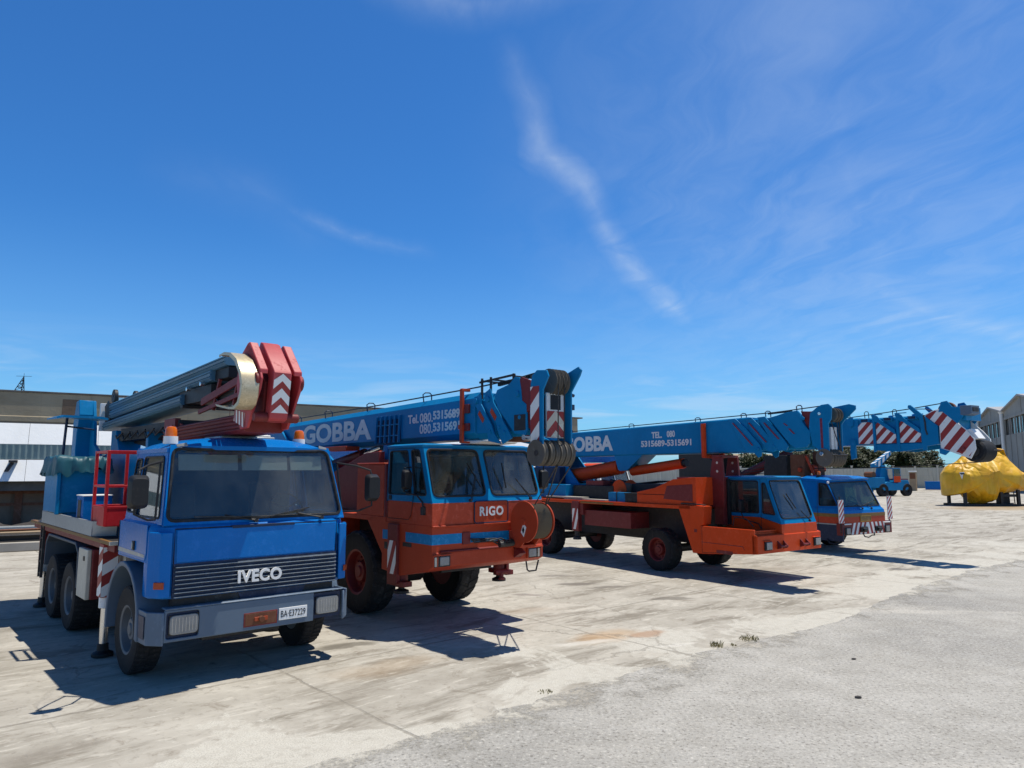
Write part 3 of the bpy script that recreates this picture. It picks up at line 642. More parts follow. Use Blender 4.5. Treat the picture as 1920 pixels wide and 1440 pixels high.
# ================================================================== dull orange and blue two-window crane
def rigo_crane():
    T = empty('mobile_crane', (-.337, 11.27, 0), 40, 'dull orange crane with RIGO letters and a cable drum on its nose', 'crane', 'cranes parked in a row')
    W = 1.09
    g = G('crane_blue')
    windows(g, [(-W, 0, 1.915), (W, 0, 1.915), (1.055, .29, 2.76), (-1.075, .29, 2.76)], [0, .5, 1], [(.05, .065, .105, .045), (.065, .05, .105, .045)], ['windshield'] * 2, T, .09, 'glass', .018)
    for s in (-1, 1):
        a, b, c, d = (s * W, 1.32, 1.915), (s * W, .0, 1.915), (s * 1.07, .29, 2.76), (s * 1.07, 1.32, 2.76)
        if s < 0: windows(g, [a, b, c, d], [0, .615, 1], [(.07, .05, .11, .055), (.05, .12, .12, .05)], ['side_window'] * 2, T, .05, 'glass_dark', .012)
        else: windows(g, [b, a, d, c], [0, .385, 1], [(.12, .05, .12, .05), (.05, .07, .11, .055)], ['side_window'] * 2, T, .05, 'glass_dark', .012)
    windows(g, [(W, 1.32, 1.915), (-W, 1.32, 1.915), (-1.07, 1.32, 2.76), (1.07, 1.32, 2.76)], [0, .5, 1], [(.15, .1, .25, .1), (.1, .15, .25, .1)], ['rear_window'] * 2, T, .05)
    g.loft([[(-1.085, 1.335, 2.755), (-1.09, .29, 2.755), (1.07, .29, 2.755), (1.085, 1.335, 2.755)], [(-1.09, 1.34, 2.79), (-1.095, .27, 2.79), (1.075, .27, 2.79), (1.09, 1.34, 2.79)], [(-1.0, 1.26, 2.815), (-1.0, .37, 2.815), (.98, .37, 2.815), (1.0, 1.26, 2.815)]])
    g.m('orange_dull'); g.pz([(-W, 1.32), (-W, 0), (W, 0), (W, 1.32)], 1.59, 1.915)
    cab = g.build('cab', T, bevel=.012); flush(cab)
    g = G('orange_dull'); g.py([(-.30, 1.60), (.31, 1.60), (.335, 1.63), (.335, 1.89), (.31, 1.925), (-.30, 1.925), (-.325, 1.89), (-.325, 1.63)], -.02, 0); g.m('navy'); L = rloop([(-.328, -.02, 1.597), (.338, -.02, 1.597), (.338, -.02, 1.928), (-.328, -.02, 1.928)], .05); g.tube(L, .01, 6, True); bd = g.build('badge_panel', cab, bevel=.006)
    text('lettering', 'RIGO', bd, 'lettering', (-.23, -.022, 1.70), (1, 0, 0), (0, 0, 1), .47, .145, .03, .006, 1.15)
    g = G('crane_blue'); g.px([(1.25, 1.93), (.55, 1.93), (.53, 2.02), (1.25, 2.02)], -W - .008, -W); g.m('orange_dull').px([(1.25, 1.66), (.62, 1.66), (.55, 1.75), (.55, 1.925), (1.25, 1.925)], -W - .008, -W); g.m('black').box(-W - .022, -W - .008, 1.14, 1.22, 1.94, 2.01); g.build('door', cab, bevel=.005)
    g = G('black'); g.tube([(-W, .62, 2.10), (-W - .10, .56, 2.06), (-W - .08, .3, 2.03), (-W - .03, .22, 1.93), (-W - .02, .2, 1.82)], .014, 8); g.box(-W - .05, -W, .17, .24, 1.74, 1.86); g.tube([(-W, .60, 2.45), (-W - .13, .58, 2.44), (-W - .13, .58, 2.08), (-W, .6, 2.07)], .012, 8); g.build('grab_rail', cab)
    mirror(cab, (-W - .14, .50, 2.26), .17, .30, .06, []); mirror(cab, (W + .30, .30, 2.25), .2, .34, .06, [[(W, .3, 2.5), (W + .3, .28, 2.5), (W + .3, .28, 2.4)], [(W, .25, 2.0), (W + .3, .28, 2.02), (W + .3, .28, 2.1)]])
    wiper(cab, (-.42, -.02, 1.945), (-.28, .06, 2.33), (-.40, .115, 2.52), (-.17, .055, 2.14)); wiper(cab, (.80, -.02, 1.945), (.52, .05, 2.28), (.30, .125, 2.52), (.34, .06, 2.12))
    interior(cab, -1.0, 1.0, .16, 1.25, 1.98, 2.70, -.5, .22)
    g = G('visor'); g.py([(-.98, 2.03), (-.45, 2.03), (-.45, 2.68), (-.98, 2.68)], 1.2, 1.21); g.m('black').box(-.36, -.1, .5, 1.1, 1.7, 2.6); g.build('bulkhead', cab, bevel=.02)
    g = G('white'); g.px([(.55, 2.816), (.05, 2.83), (-.02, 2.85), (.0, 2.87), (.5, 2.86)], -.2, .55); g.build('roof_visor', cab, bevel=.006)
    seam(cab, [(-W - .009, 1.27, 1.66), (-W - .009, 1.27, 2.74), (-W + .012, .52, 2.74), (-W - .009, .50, 2.0), (-W - .009, .57, 1.72), (-W - .009, .64, 1.65), (-W - .009, 1.27, 1.65)])
    # carrier nose
    g = G('orange_dull')
    g.px([(-.03, 1.565), (-.03, 1.59), (1.34, 1.59), (1.34, 1.66), (1.75, 1.66), (1.95, 1.60), (1.44, 1.08), (1.44, .83), (.86, .79), (.10, .93), (-.015, .99), (-.015, 1.19), (.0, 1.20), (.0, 1.565)], -W, W)
    nose = g.build('carrier_nose', T, bevel=.010)
    g = G('crane_blue'); g.loft([[(-W - .003, .72, z), (-W - .003, -.003, z), (-.55, -.003, z), (-.55, .0, z), (-W, .0, z), (-W, .72, z)] for z in (1.312, 1.46)]); g.build('blue_stripe', nose); g = G('crane_blue'); g.box(-W - .003, -W, 1.2, 1.42, 1.312, 1.46); g.build('blue_stripe', nose); g = G('crane_blue'); g.box(-.39, .40, -.003, 0, 1.31, 1.452); g.build('blue_stripe', nose)
    g = G('maroon'); g.box(-.54, -.40, -.02, 0, 1.29, 1.47); g.px([(-.04, 1.2), (.0, 1.2), (.0, 1.23), (-.04, 1.215)], -.95, .95); g.px([(-.02, 1.02), (-.17, 1.10), (-.02, 1.19)], .46, .60); g.build('bracket', nose, bevel=.005)
    for s, c in ((-1, -.925), (1, .895)):
        g = G('orange_dull'); g.box(c - .165, c + .165, -.06, 0, 1.155, 1.175); g.box(c - .165, c - .15, -.05, 0, .995, 1.17); g.m('black').box(c - .15, c + .15, -.03, -.01, .995, 1.155)
        hb = g.build('headlight_box', nose, bevel=.004)
        g = G('lamp_lens'); i = c + (.045 if s < 0 else -.045); g.py([(i - .082, 1.01), (i + .082, 1.01), (i + .082, 1.14), (i - .082, 1.14)], -.044, -.02); g.build('headlight', hb, bevel=.012)
        g = G('amber_dark'); i = c + (-.10 if s < 0 else .10); g.m('cream').py([(i - .035, 1.005), (i, 1.005), (i, 1.14), (i - .035, 1.14)], -.042, -.02); g.m('amber_dark').py([(i, 1.005), (i + .03, 1.005), (i + .03, 1.14), (i, 1.14)], -.042, -.02); g.build('turn_signal', hb, bevel=.004)
    g = G('black')
    for i in range(4): g.tube([(-.42 + .02 * i, -.05, 1.37 - .02 * i), (-.15, -.10 - .02 * i, 1.36 - .03 * (i % 2)), (.05 + .03 * i, -.08, 1.35 - .05 * (i % 3)), (.2 + .04 * i, -.16, 1.27), (.32, -.14, 1.33)], .011, 6)
    g.m('steel_dark').cyl((.1, -.1, 1.26), (.36, -.12, 1.27), .05, n=10); g.build('hose', nose)
    g = G('maroon'); g.cyl((.22, .15, .80), (.42, .1, .80), .04); g.cyl((.31, .1, .72), (.31, .1, .80), .03); g.lathe([(.68, .001), (.68, .05), (.72, .05), (.72, .001)], (.31, .1, 0), 'z', 12); g.build('tow_hitch', nose, bevel=.004); g = G('steel_dark'); g.tube([(.78, .05, .94), (.78, .02, .80), (.80, 0, .78), (.95, 0, .78), (1.05, .05, .93)], .014, 6); g.build('foot_step', nose)
    g = G('black'); g.box(-W - .004, -W, .55, .80, 1.24, 1.30); g.box(-W - .004, -W, 1.22, 1.36, 1.16, 1.27); g.build('step_recess', nose)
    # winch drum with rope
    g = G('orange_dull'); yc, zc = -.42, 1.61
    for x, r in ((.33, .318), (.70, .29)): g.lathe([(-.012, .001), (-.012, r), (.012, r), (.012, .001)], (x, yc, zc), 'x', 40)
    g.cyl((.30, yc, zc), (.36, yc, zc), .05)
    for x in (.38, .66): g.px([(-.01, 1.2), (-.01, 1.45), (-.3, 1.5), (-.48, 1.52), (-.5, 1.42), (-.28, 1.2)], x - .012, x + .012)
    g.box(.38, .66, -.3, -.02, 1.20, 1.24); g.px([(-.05, 1.3), (-.55, 1.42), (-.62, 1.48), (-.58, 1.52), (-.05, 1.4)], .42, .68)
    wn = g.build('winch', T, bevel=.004)
    g = G('rope'); pr = [(.345, .12)]
    for i in range(13): a = .352 + i * .0258; pr += [(a, .245), (a + .013, .27), (a + .0258, .245)]
    g.lathe(pr + [(.69, .12)], (0, yc, zc), 'x', 36); g.build('rope_coil', wn)
    g = G('white'); g.ext([(.3165, yc + .06, zc - .16), (.3165, yc, zc - .02), (.3165, yc - .07, zc - .08), (.3165, yc - .01, zc - .23)], (-.002, 0, 0)); g.m('black').ext([(.313, yc + .03, zc - .13), (.313, yc - .0, zc - .07), (.313, yc - .03, zc - .12), (.313, yc + .0, zc - .18)], (-.002, 0, 0)); g.build('emblem', wn)
    # wheels and chassis
    for y in (2.34, 6.3):
        for s in (-1, 1): wheel(T, s * .87, y, .69, .69, .44, 'maroon', s, True, .55)
    g = G('steel_dark'); g.box(-.5, .5, .6, 8.6, .8, 1.5)
    for y in (2.34, 6.3): g.cyl((-.8, y, .69), (.8, y, .69), .12); g.lathe([(-.25, .06), (-.18, .26), (.18, .26), (.25, .06)], (0, y, .69), 'x', 16)
    g.build('chassis', T, bevel=.01)
    g = G('orange_dull'); g.box(-W, W, 1.7, 8.8, 1.58, 1.665); g.box(-W, W, 3.3, 5.3, 1.1, 1.58); deck = g.build('deck', T, bevel=.008)
    for s in (-1, 1):
        g = G('maroon'); g.box(s * 1.10 - .03, s * 1.10 + .03, .90, 1.20, .66, 1.565); g.cyl((s * .98, 1.0, .6), (s * .98, 1.0, 1.1), .10); g.box(s * 1.02 - .08, s * 1.02 + .08, .75, 1.25, .62, .70)
        j = g.build('outrigger', T, bevel=.006)
        if s < 0:
            g = G(); g.stripes([(-1.131, 1.185, .80), (-1.131, .93, .80), (-1.131, .93, 1.31), (-1.131, 1.185, 1.31)], (0, .93, .36), .20, 'white', 'stripe_red', .02, (-1, 0, 0)); g.build('stripe_plate', j, merge=False)
        g = G('black'); g.lathe([(.50, .001), (.50, .12), (.54, .12), (.57, .05), (.62, .05), (.62, .001)], (s * .98, 1.0, 0), 'z', 16); g.build('foot', j)
    g = G('orange_dull'); g.box(-W, -.42, 1.42, 2.33, 1.665, 2.50); g.pz([(-W - .01, 1.41), (-.4, 1.41), (-.4, 2.34), (-W - .01, 2.34)], 2.50, 2.525); g.box(-.95, -.75, 1.45, 1.55, 2.525, 2.58); g.m('maroon').box(-W + .004, W, 1.36, 1.42, 1.6, 2.5); g.build('engine_cover', T, bevel=.012)
    g = G('maroon'); g.px([(2.5, 1.66), (2.5, 2.74), (3.0, 2.72), (4.7, 2.26), (4.7, 1.66)], -.58, -.46); g.px([(2.5, 1.66), (2.5, 2.74), (3.0, 2.72), (4.7, 2.26), (4.7, 1.66)], .46, .58); g.box(-.46, .46, 2.6, 2.7, 1.66, 2.6); g.build('boom_cradle', T, bevel=.01)
    g = G('crane_blue'); g.box(-.7, .7, 5.0, 8.6, 1.75, 2.55); g.box(-.9, .9, 7.6, 9.0, 1.75, 2.75)
    for s in (-1, 1): g.px([(6.0, 2.5), (8.4, 2.5), (8.3, 3.3), (7.7, 3.45), (7.3, 3.2)], s * .36 - .03, s * .36 + .03)
    g.box(-.34, .34, 2.62, 2.78, 2.55, 2.86); g.build('turret', T, bevel=.012)
    g = G('maroon'); g.cyl((-.05, 6.6, 2.3), (-.05, 4.0, 2.72), .12); g.m('chrome').cyl((-.05, 4.0, 2.72), (-.05, 3.3, 2.84), .07); g.m('orange_dull').box(-.5, -.2, 3.95, 5.0, 2.79, 2.875); g.build('lift_cylinder', T, bevel=.006)
    # ---------------- boom
    g = G('crane_blue')
    def sec(y, zb, zt, w_=.30, c=.10): return [(-w_, y, zb), (-w_, y, zt), (-w_ + c, y, zt + .105), (w_ - c, y, zt + .105), (w_, y, zt), (w_, y, zb), (w_ - c, y, zb - .085), (-w_ + c, y, zb - .085)]
    g.loft([sec(.02, 2.985, 3.525), sec(7.9, 2.905, 3.385)])
    boom = g.build('boom', T, bevel=.006)
    boom_text(boom, 'GOBBA', -.30, 6.42, 2.985, 3.12, .405, .035)
    boom_text(boom, 'Tel.', -.30, 1.985, 3.215, .345, .155, .03); boom_text(boom, '080.', -.30, 1.60, 3.215, .40, .165, .018); boom_text(boom, '5315689', -.30, 1.19, 3.245, .775, .155, .038)
    boom_text(boom, '080.', -.30, 1.60, 3.025, .40, .165, .018); boom_text(boom, '5315691', -.30, 1.19, 3.045, .775, .155, .038)
    g = G('crane_blue')
    for i in range(6): y = 2.25 + i * .165; g.px([(y, 2.90), (y + .025, 2.90), (y - .005, 3.38), (y - .03, 3.40)], -.345, -.302)
    for z in (3.02, 3.22): g.box(-.335, -.302, 2.24, 3.1, z, z + .02)
    g.m('navy').box(-.306, -.3015, 2.22, 3.14, 2.91, 3.33); g.build('rib_grid', boom, bevel=.003)
    g = G('orange_dull')
    g.box(-.365, -.325, .27, .345, 2.83, 3.69); g.box(-.38, -.31, .25, .365, 3.05, 3.12); g.box(.325, .365, .27, .345, 2.83, 3.55)
    g.box(-.36, .36, .285, .33, 2.83, 2.86); g.box(-.36, -.2, .275, .34, 3.655, 3.70); g.m('maroon').box(-.34, -.30, .14, .26, 3.30, 3.44); g.box(-.34, -.30, .14, .26, 3.02, 3.14); g.build('boom_clamp', boom, bevel=.005)
    g = G('navy')
    for y in (1.55, 3.55, 5.4, 7.0): hoop(g, -.26, y, 3.60 - .018 * y, .17)
    g.m('steel_dark').tube([(-.05, 7.6, 3.62), (-.05, 3.5, 3.67), (-.05, .3, 3.74), (-.05, -.6, 3.78), (-.05, -1.3, 3.84)], .012, 6); g.build('hoist_rope', boom)
    g = G('crane_blue'); g.loft([sec(.05, 2.97, 3.47, .27, .08), sec(-.45, 2.97, 3.47, .27, .08)]); g.loft([sec(-.4, 2.98, 3.44, .245, .08), sec(-1.25, 2.98, 3.44, .245, .08)]); g.m('rust').box(-.15, .15, -1.0, -.5, 2.83, 2.9); g.m('crane_blue')
    C = [[(-.0, 3.54), (-.17, 3.56), (-.17, 3.42), (-.44, 3.08), (-.50, 2.95), (-.66, 2.79), (-.36, 2.84), (-.33, 3.02), (-.18, 3.22), (-.03, 3.40)],
         [(-.26, 3.58), (-.40, 3.64), (-.45, 3.52), (-.48, 3.42), (-.82, 3.0), (-.92, 2.87), (-.70, 2.785), (-.60, 2.96), (-.54, 3.12), (-.30, 3.38)]]
    for s in (-1, 1):
        for p in C: g.px(p, s * .31, s * .335)
        g.px([(-.52, 3.50), (-.58, 3.60), (-.86, 3.66), (-1.0, 3.76), (-1.09, 3.74), (-1.13, 3.56), (-1.15, 3.40), (-1.24, 3.34), (-1.26, 2.97), (-1.22, 2.90), (-.98, 2.93), (-.90, 3.02), (-.60, 3.32)], s * .31, s * .34)
        for y, z in ((-.06, 3.47), (-.36, 3.48), (-1.06, 3.50)): g.cyl((s * .31, y, z), (s * .365, y, z), .045, n=14)
        for y, z in ((-.40, 2.98), (-.74, 2.96), (-.62, 3.04), (-1.1, 3.16)): g.cyl((s * .33, y, z), (s * .352, y, z), .03, n=10)
    g.m('steel_dark').box(-.345, -.335, -1.23, -.98, 2.97, 3.2); g.m('orange_dull')
    for y, z in ((-.16, 3.24), (-.46, 3.26)): g.ext([(-.338, y + .05, z + .02), (-.338, y - .07, z - .12), (-.338, y - .11, z - .06), (-.338, y + .01, z + .08)], (-.006, 0, 0))
    g.m('steel_dark')
    for y in (-.16, -.38, -.92): g.bar((-.3, y, 3.5), (-.3, y, 3.82), .03); g.bar((.3, y, 3.5), (.3, y, 3.82), .03); g.bar((-.32, y, 3.78), (.32, y, 3.78), .025)
    g.bar((-.3, -.1, 3.76), (-.3, -.95, 3.80), .03); g.bar((0, -.2, 3.74), (0, -.98, 3.80), .05)
    g.build('boom_collar', boom, bevel=.006)
    g = G('maroon')
    for x in (-.33, .30): g.px([(-1.02, 3.70), (-1.14, 3.74), (-1.32, 3.68), (-1.36, 3.5), (-1.34, 3.28), (-1.2, 3.2), (-1.13, 3.4)], x, x + .03)
    g.box(-.3, .3, -1.3, -1.1, 3.0, 3.45); g.build('head_bracket', boom, bevel=.006)
    P = [(-1.30, 3.54), (-1.36, 3.74), (-1.46, 3.81), (-1.66, 3.79), (-1.70, 3.70), (-1.585, 3.52), (-1.575, 2.72), (-1.56, 2.58), (-1.46, 2.50), (-1.36, 2.56), (-1.325, 2.75)]
    g = G('crane_blue'); g.px(P, -.33, -.30); g.px([(-1.30, 3.54), (-1.36, 3.72), (-1.5, 3.80), (-1.74, 3.88), (-1.80, 3.82), (-1.76, 3.74)] + P[5:], .22, .25)
    g.m('lettering').py([(-.17, 2.86), (.17, 2.86), (.17, 3.50), (-.17, 3.50)], -1.49, -1.46)
    hd = g.build('boom_head', boom, bevel=.008)
    g = G(); g.stripes([(-.3335, -1.33, 2.70), (-.3335, -1.515, 2.70), (-.3335, -1.515, 3.58), (-.3335, -1.33, 3.58)], (0, .72, .70), .29, 'white', 'stripe_red', .05, (-1, 0, 0)); g.stripes([(.2535, -1.515, 2.70), (.2535, -1.33, 2.70), (.2535, -1.33, 3.58), (.2535, -1.515, 3.58)], (0, .72, .70), .29, 'white', 'stripe_red', .05, (1, 0, 0))
    for u0, u1, d in ((-.17, 0, (-.7, 0, .7)), (0, .17, (.7, 0, .7))): g.stripes([(u0, -1.492, 2.87), (u1, -1.492, 2.87), (u1, -1.492, 3.24), (u0, -1.492, 3.24)], d, .20, 'cream', 'stripe_red', .0, (0, -1, 0))
    g.m('black').face([(-.1, -1.496, 3.26), (.1, -1.496, 3.26), (.1, -1.496, 3.47), (-.1, -1.496, 3.47)]); g.build('stripe_plate', hd, merge=False)
    g = G('sheave'); sheaves(g, [-.08, -.02, .05, .12], -1.46, 3.66, .19, .055); g.build('sheave', hd); g = G('sheave'); sheaves(g, [-.33, -.2, -.1, 0, .1, .2], -1.47, 2.64, .185, .075); g.m('steel_dark').cyl((-.36, -1.47, 2.64), (.32, -1.47, 2.64), .04); g.cyl((-.36, -1.60, 2.68), (.3, -1.60, 2.68), .014, n=8); g.m('chrome').cyl((-.44, -1.30, 2.86), (-.28, -1.30, 2.86), .04); g.build('sheave', hd, bevel=.0)
    g = G('steel_dark')
    for x in (-.06, .06): g.tube([(x, -1.62, 3.62), (x, -1.60, 2.66)], .010, 6)
    g.tube([(-.02, -1.52, 2.46), (.38, -.62, 1.88)], .010, 6); g.tube([(.0, -1.52, 2.46), (.62, -.60, 1.88)], .010, 6); g.tube([(.24, -1.58, 2.5), (.62, -.6, 1.86)], .010, 6); g.build('wire_rope', hd)
    g = G('steel_dark'); g.m('white').cyl((.25, -1.42, 3.50), (.36, -1.42, 3.52), .03); g.m('navy').box(.25, .42, -1.46, -1.38, 3.28, 3.36); g.cyl((.25, -1.40, 3.54), (.46, -1.40, 3.50), .025); g.build('head_lamp', hd)
    return T
rigo_crane()

# ================================================================== low orange crane with a half cab
def orange_crane():
    T = empty('mobile_crane', (6.089, 15.858, 0), 35.5, 'bright orange crane with a narrow blue half cab and boom reading TEL. 080', 'crane', 'cranes parked in a row')
    W, XL, XR = 1.174, -.268, 1.065
    g = G('crane_blue')
    windows(g, [(XL, 0, 1.235), (XR, 0, 1.235), (XR, .36, 2.225), (XL + .02, .36, 2.225)], [0, 1], [(.055, .09, .12, .06)], ['windshield'], T, .09, 'glass', .016)
    for x, s in ((XL, -1), (XR, 1)):
        a, b, c, d = (x, 1.47, 1.36), (x, .035, 1.235), (x + (.02 if s < 0 else 0), .36, 2.225), (x, 1.47, 2.225)
        if s < 0:
            windows(g, [a, (x, .52, 1.36), (x, .52, 2.225), d], [0, 1], [(.14, .045, .09, .06)], ['side_window'], T, .05, 'glass_dark', .014)
            S = [(x, .52, 1.36), b, c, (x, .52, 2.225)]; L, n = panel(g, S, [(x, .475, 1.45), (x, .15, 1.425), (x + .015, .40, 2.12), (x + .015, .475, 2.12)], .03); PEND.append(('quarter_window', L, n, 'glass_dark', .012))
        else:
            windows(g, [(x, .52, 1.36), a, d, (x, .52, 2.225)], [0, 1], [(.045, .14, .09, .06)], ['side_window'], T, .05, 'glass', .014); panel(g, [b, (x, .52, 1.36), (x, .52, 2.225), c])
    windows(g, [(XR, 1.47, 1.36), (XL, 1.47, 1.36), (XL, 1.47, 2.225), (XR, 1.47, 2.225)], [0, 1], [(.2, .2, .2, .1)], ['rear_window'], T, .06)
    g.loft([[(XL - .01, 1.49, 2.22), (XL, .35, 2.22), (XR + .01, .35, 2.22), (XR + .01, 1.49, 2.22)], [(XL - .01, 1.49, 2.25), (XL, .33, 2.25), (XR + .01, .33, 2.25), (XR + .01, 1.49, 2.25)], [(XL + .08, 1.42, 2.272), (XL + .08, .42, 2.272), (XR - .08, .42, 2.272), (XR - .08, 1.42, 2.272)]])
    g.m('orange'); g.px([(1.47, 1.0), (1.47, 1.36), (.56, 1.36), (.035, 1.235), (.0, 1.235), (.0, 1.0)], XL - .004, XR + .004)
    cab = g.build('cab', T, bevel=.010); flush(cab)
    wiper(cab, (.72, -.03, 1.28), (.55, .08, 1.5), (.25, .24, 1.88), (.42, .12, 1.55)); interior(cab, XL + .06, XR - .06, .2, 1.4, 1.32, 2.15, .45, .2)
    mirror(cab, (XL - .16, .92, 1.60), .15, .30, .05, [[(XL - .16, .92, 1.45), (XL - .14, .86, 1.30), (XL - .05, .55, 1.22), (XL - .02, .5, 1.1)]])
    g = G('steel_dark'); g.tube([(XL - .5, .9, 1.17), (XL - .5, .85, 1.36), (XL - .42, .6, 1.34), (XL - .3, .5, 1.16)], .012, 6); g.build('grab_rail', cab)
    g = G('maroon'); g.box(XL - .22, XL - .03, 1.35, 1.62, 1.15, 2.25); g.m('black').box(XL - .1, XL - .005, 1.3, 1.36, 1.15, 2.2); g.build('cab_bulkhead', T, bevel=.008)
    seam(cab, [(XL - .006, 1.43, 1.05), (XL - .006, 1.43, 2.2), (XL - .004, .505, 2.2), (XL - .006, .505, 1.05), (XL - .006, 1.43, 1.05)]); seam(T, [(-W - .002, 1.44, 1.14), (-W - .002, 1.44, .56), (-W - .002, .5, .63)], 'panel_seam')
    # nose, side box and fender
    g = G('orange')
    g.px([(-.02, .65), (-.02, 1.02), (.03, 1.04), (.12, 1.04), (.12, .64)], -W, W)
    g.px([(.10, .64), (.10, 1.03), (.0, 1.03), (.0, .65)], -W, W)
    g.px([(.06, .645), (.06, 1.15), (1.48, 1.15), (1.48, .53)], -W, -W + .05); g.px([(.06, .645), (.06, 1.15), (1.48, 1.15), (1.48, .53)], W - .05, W)
    g.box(-W + .05, XL - .02, .12, 1.48, 1.06, 1.10); g.box(-W + .05, XL, .12, .16, .65, 1.12)
    for s in (-1, 1): g.px([(1.484, .53), (1.484, 1.16), (1.40, 1.18), (1.36, 1.595), (2.1, 1.595), (2.1, 1.50), (1.72, .53)], s * W - (.0 if s < 0 else .28), s * W + (.28 if s < 0 else .0))
    g.box(-W, W, 1.75, 8.1, 1.505, 1.59)
    body = g.build('carrier_body', T, bevel=.010)
    g = G('maroon'); g.px([(.3, .70), (.35, .79), (1.46, .80), (1.46, .79), (.36, .775)], -W - .004, -W); g.box(-W - .004, -W, .62, 1.05, .585, .655); g.box(-W - .004, -W, 1.58, 1.66, 1.0, 1.07); g.build('panel_recess', body)
    for c in (-.835, .985):
        g = G('orange'); g.box(c - .17, c + .1, -.07, -.02, .905, .92); g.m('black').py([(c - .12, .715), (c + .12, .715), (c + .12, .90), (c - .12, .90)], -.05, -.02); g.m('lamp_lens').py([(c - .085, .735), (c + .105, .735), (c + .105, .885), (c - .085, .885)], -.07, -.05); g.build('headlight', body, bevel=.012)
    for c in (-.36, .48):
        g = G('maroon'); g.px([(-.02, .72), (-.12, .75), (-.12, .80), (-.02, .90)], c - .13, c - .10); g.px([(-.02, .72), (-.12, .75), (-.12, .80), (-.02, .90)], c + .08, c + .11); g.cyl((c - .14, -.09, .78), (c + .14, -.09, .78), .025); g.build('tow_eye', body, bevel=.004)
    for y in (2.85, 7.2):
        for s in (-1, 1): wheel(T, s * .97, y, .505, .505, .38, 'maroon', s, True, .56)
    g = G('steel_dark'); g.box(-.45, .45, .5, 1.6, .60, .98); g.box(-.45, .45, 1.6, 8.0, .65, 1.5)
    for y in (2.85, 7.2): g.cyl((-.8, y, .5), (.8, y, .5), .10)
    g.build('chassis', T, bevel=.01)
    g = G('maroon'); g.box(-W + .06, W - .06, 3.75, 5.5, .93, 1.33); g.box(-W, W, 5.5, 6.0, 1.2, 1.5); g.m('ochre').box(-W - .004, -W, 4.3, 5.6, 1.515, 1.56); g.build('outrigger_beam', T, bevel=.008)
    for y in (5.78,):
        for s in (-1, 1):
            g = G('maroon'); g.box(s * 1.16 - .06, s * 1.16 + .06, y - .14, y + .14, .75, 1.56); j = g.build('outrigger', T, bevel=.006)
            g = G(); g.stripes([(s * 1.221, y + .12, .80), (s * 1.221, y - .12, .80), (s * 1.221, y - .12, 1.36), (s * 1.221, y + .12, 1.36)], (0, .95, .3), .19, 'white', 'stripe_red', .03, (s, 0, 0)); g.build('stripe_plate', j, merge=False)
            g = G('steel_dark'); g.cyl((s * 1.15, y, .62), (s * 1.15, y, .76), .07); g.lathe([(.52, .001), (.52, .12), (.60, .1), (.62, .001)], (s * 1.15, y, 0), 'z', 16); g.build('foot', j)
    # deck clutter and hood
    g = G('orange')
    for xa, xb in ((-1.12, -.45),): g.px([(1.62, 1.592), (1.62, 2.24), (2.30, 2.19), (2.9, 1.97), (3.5, 1.86), (3.5, 1.592)], xa, xb)
    g.m('maroon').px([(1.72, 1.68), (1.72, 2.08), (2.5, 2.03), (2.62, 1.72)], -1.127, -1.12); g.box(-1.05, -.8, 1.9, 2.25, 2.2, 2.24); hood = g.build('engine_hood', T, bevel=.01)
    g = G('steel_dark'); g.tube([(-1.0, 2.0, 1.6), (-1.15, 2.05, 1.63), (-1.15, 1.5, 1.63), (-1.0, 1.45, 1.6)], .014, 6); g.build('grab_rail', hood)
    g = G('black'); g.box(-1.1, -.75, 2.5, 3.95, 1.60, 1.80); g.box(-1.12, -.73, 2.48, 3.97, 1.80, 1.83)
    for i in range(5): g.m('steel_dark').box(-1.108, -1.1, 2.6 + i * .27, 2.72 + i * .27, 1.63, 1.70)
    g.build('battery_box', T, bevel=.008)
    g = G('crane_blue'); g.box(-1.05, -.8, 4.0, 4.62, 1.592, 1.83); g.m('steel_dark').tube([(-1.06, 4.3, 1.56), (-1.07, 4.3, 1.83), (-.9, 4.3, 1.86)], .012, 6); g.build('tool_box', T, bevel=.01)
    g = G('timber_grey'); g.box(-1.1, -.8, 4.7, 6.4, 1.592, 1.625); g.box(-1.12, -.85, 5.6, 7.2, 1.63, 1.67); g.build('deck_board', T, bevel=.006)
    g = G('orange'); 
    for x in (-.72, -.30): g.lathe([(-.012, .001), (-.012, .27), (.012, .27), (.012, .001)], (x, 4.55, 1.88), 'x', 28)
    g.m('rope').lathe([(-.70, .18), (-.32, .18), (-.32, .05), (-.70, .05)], (0, 4.55, 1.88), 'x', 28); g.build('winch', T, bevel=.004)
    g = G('maroon')      # boom rest: two drilled legs
    for x in (-.50, .36):
        dy = .22 if x > 0 else 0; P = [(a + dy, b) for a, b in ((1.33, 2.72), (1.60, 2.72), (1.68, 2.3), (1.72, 1.55), (1.30, 1.55), (1.30, 2.3))]
        g.px(P, x - .03, x + .03); g.m('cream')
        for z in (2.38, 2.58): g.cyl((x - .034, 1.47 + dy, z), (x + .034, 1.47 + dy, z), .032, n=12)
        g.m('maroon')
    g.pz([(-.55, 1.36), (-.45, 1.36), (.42, 1.58), (.42, 1.8), (-.55, 1.6)], 2.70, 2.76); g.build('boom_rest', T, bevel=.006)
    g = G('crane_blue'); g.box(-.95, .95, 6.5, 8.6, 1.62, 2.0); g.m('navy').box(-.6, .9, 7.2, 8.7, 2.0, 2.5); g.m('crane_blue')
    for s in (-1, 1): g.px([(6.6, 2.0), (8.7, 2.0), (8.7, 3.2), (8.3, 3.45), (7.9, 3.3)], s * .34 - .03, s * .34 + .03)
    g.build('turret', T, bevel=.015)
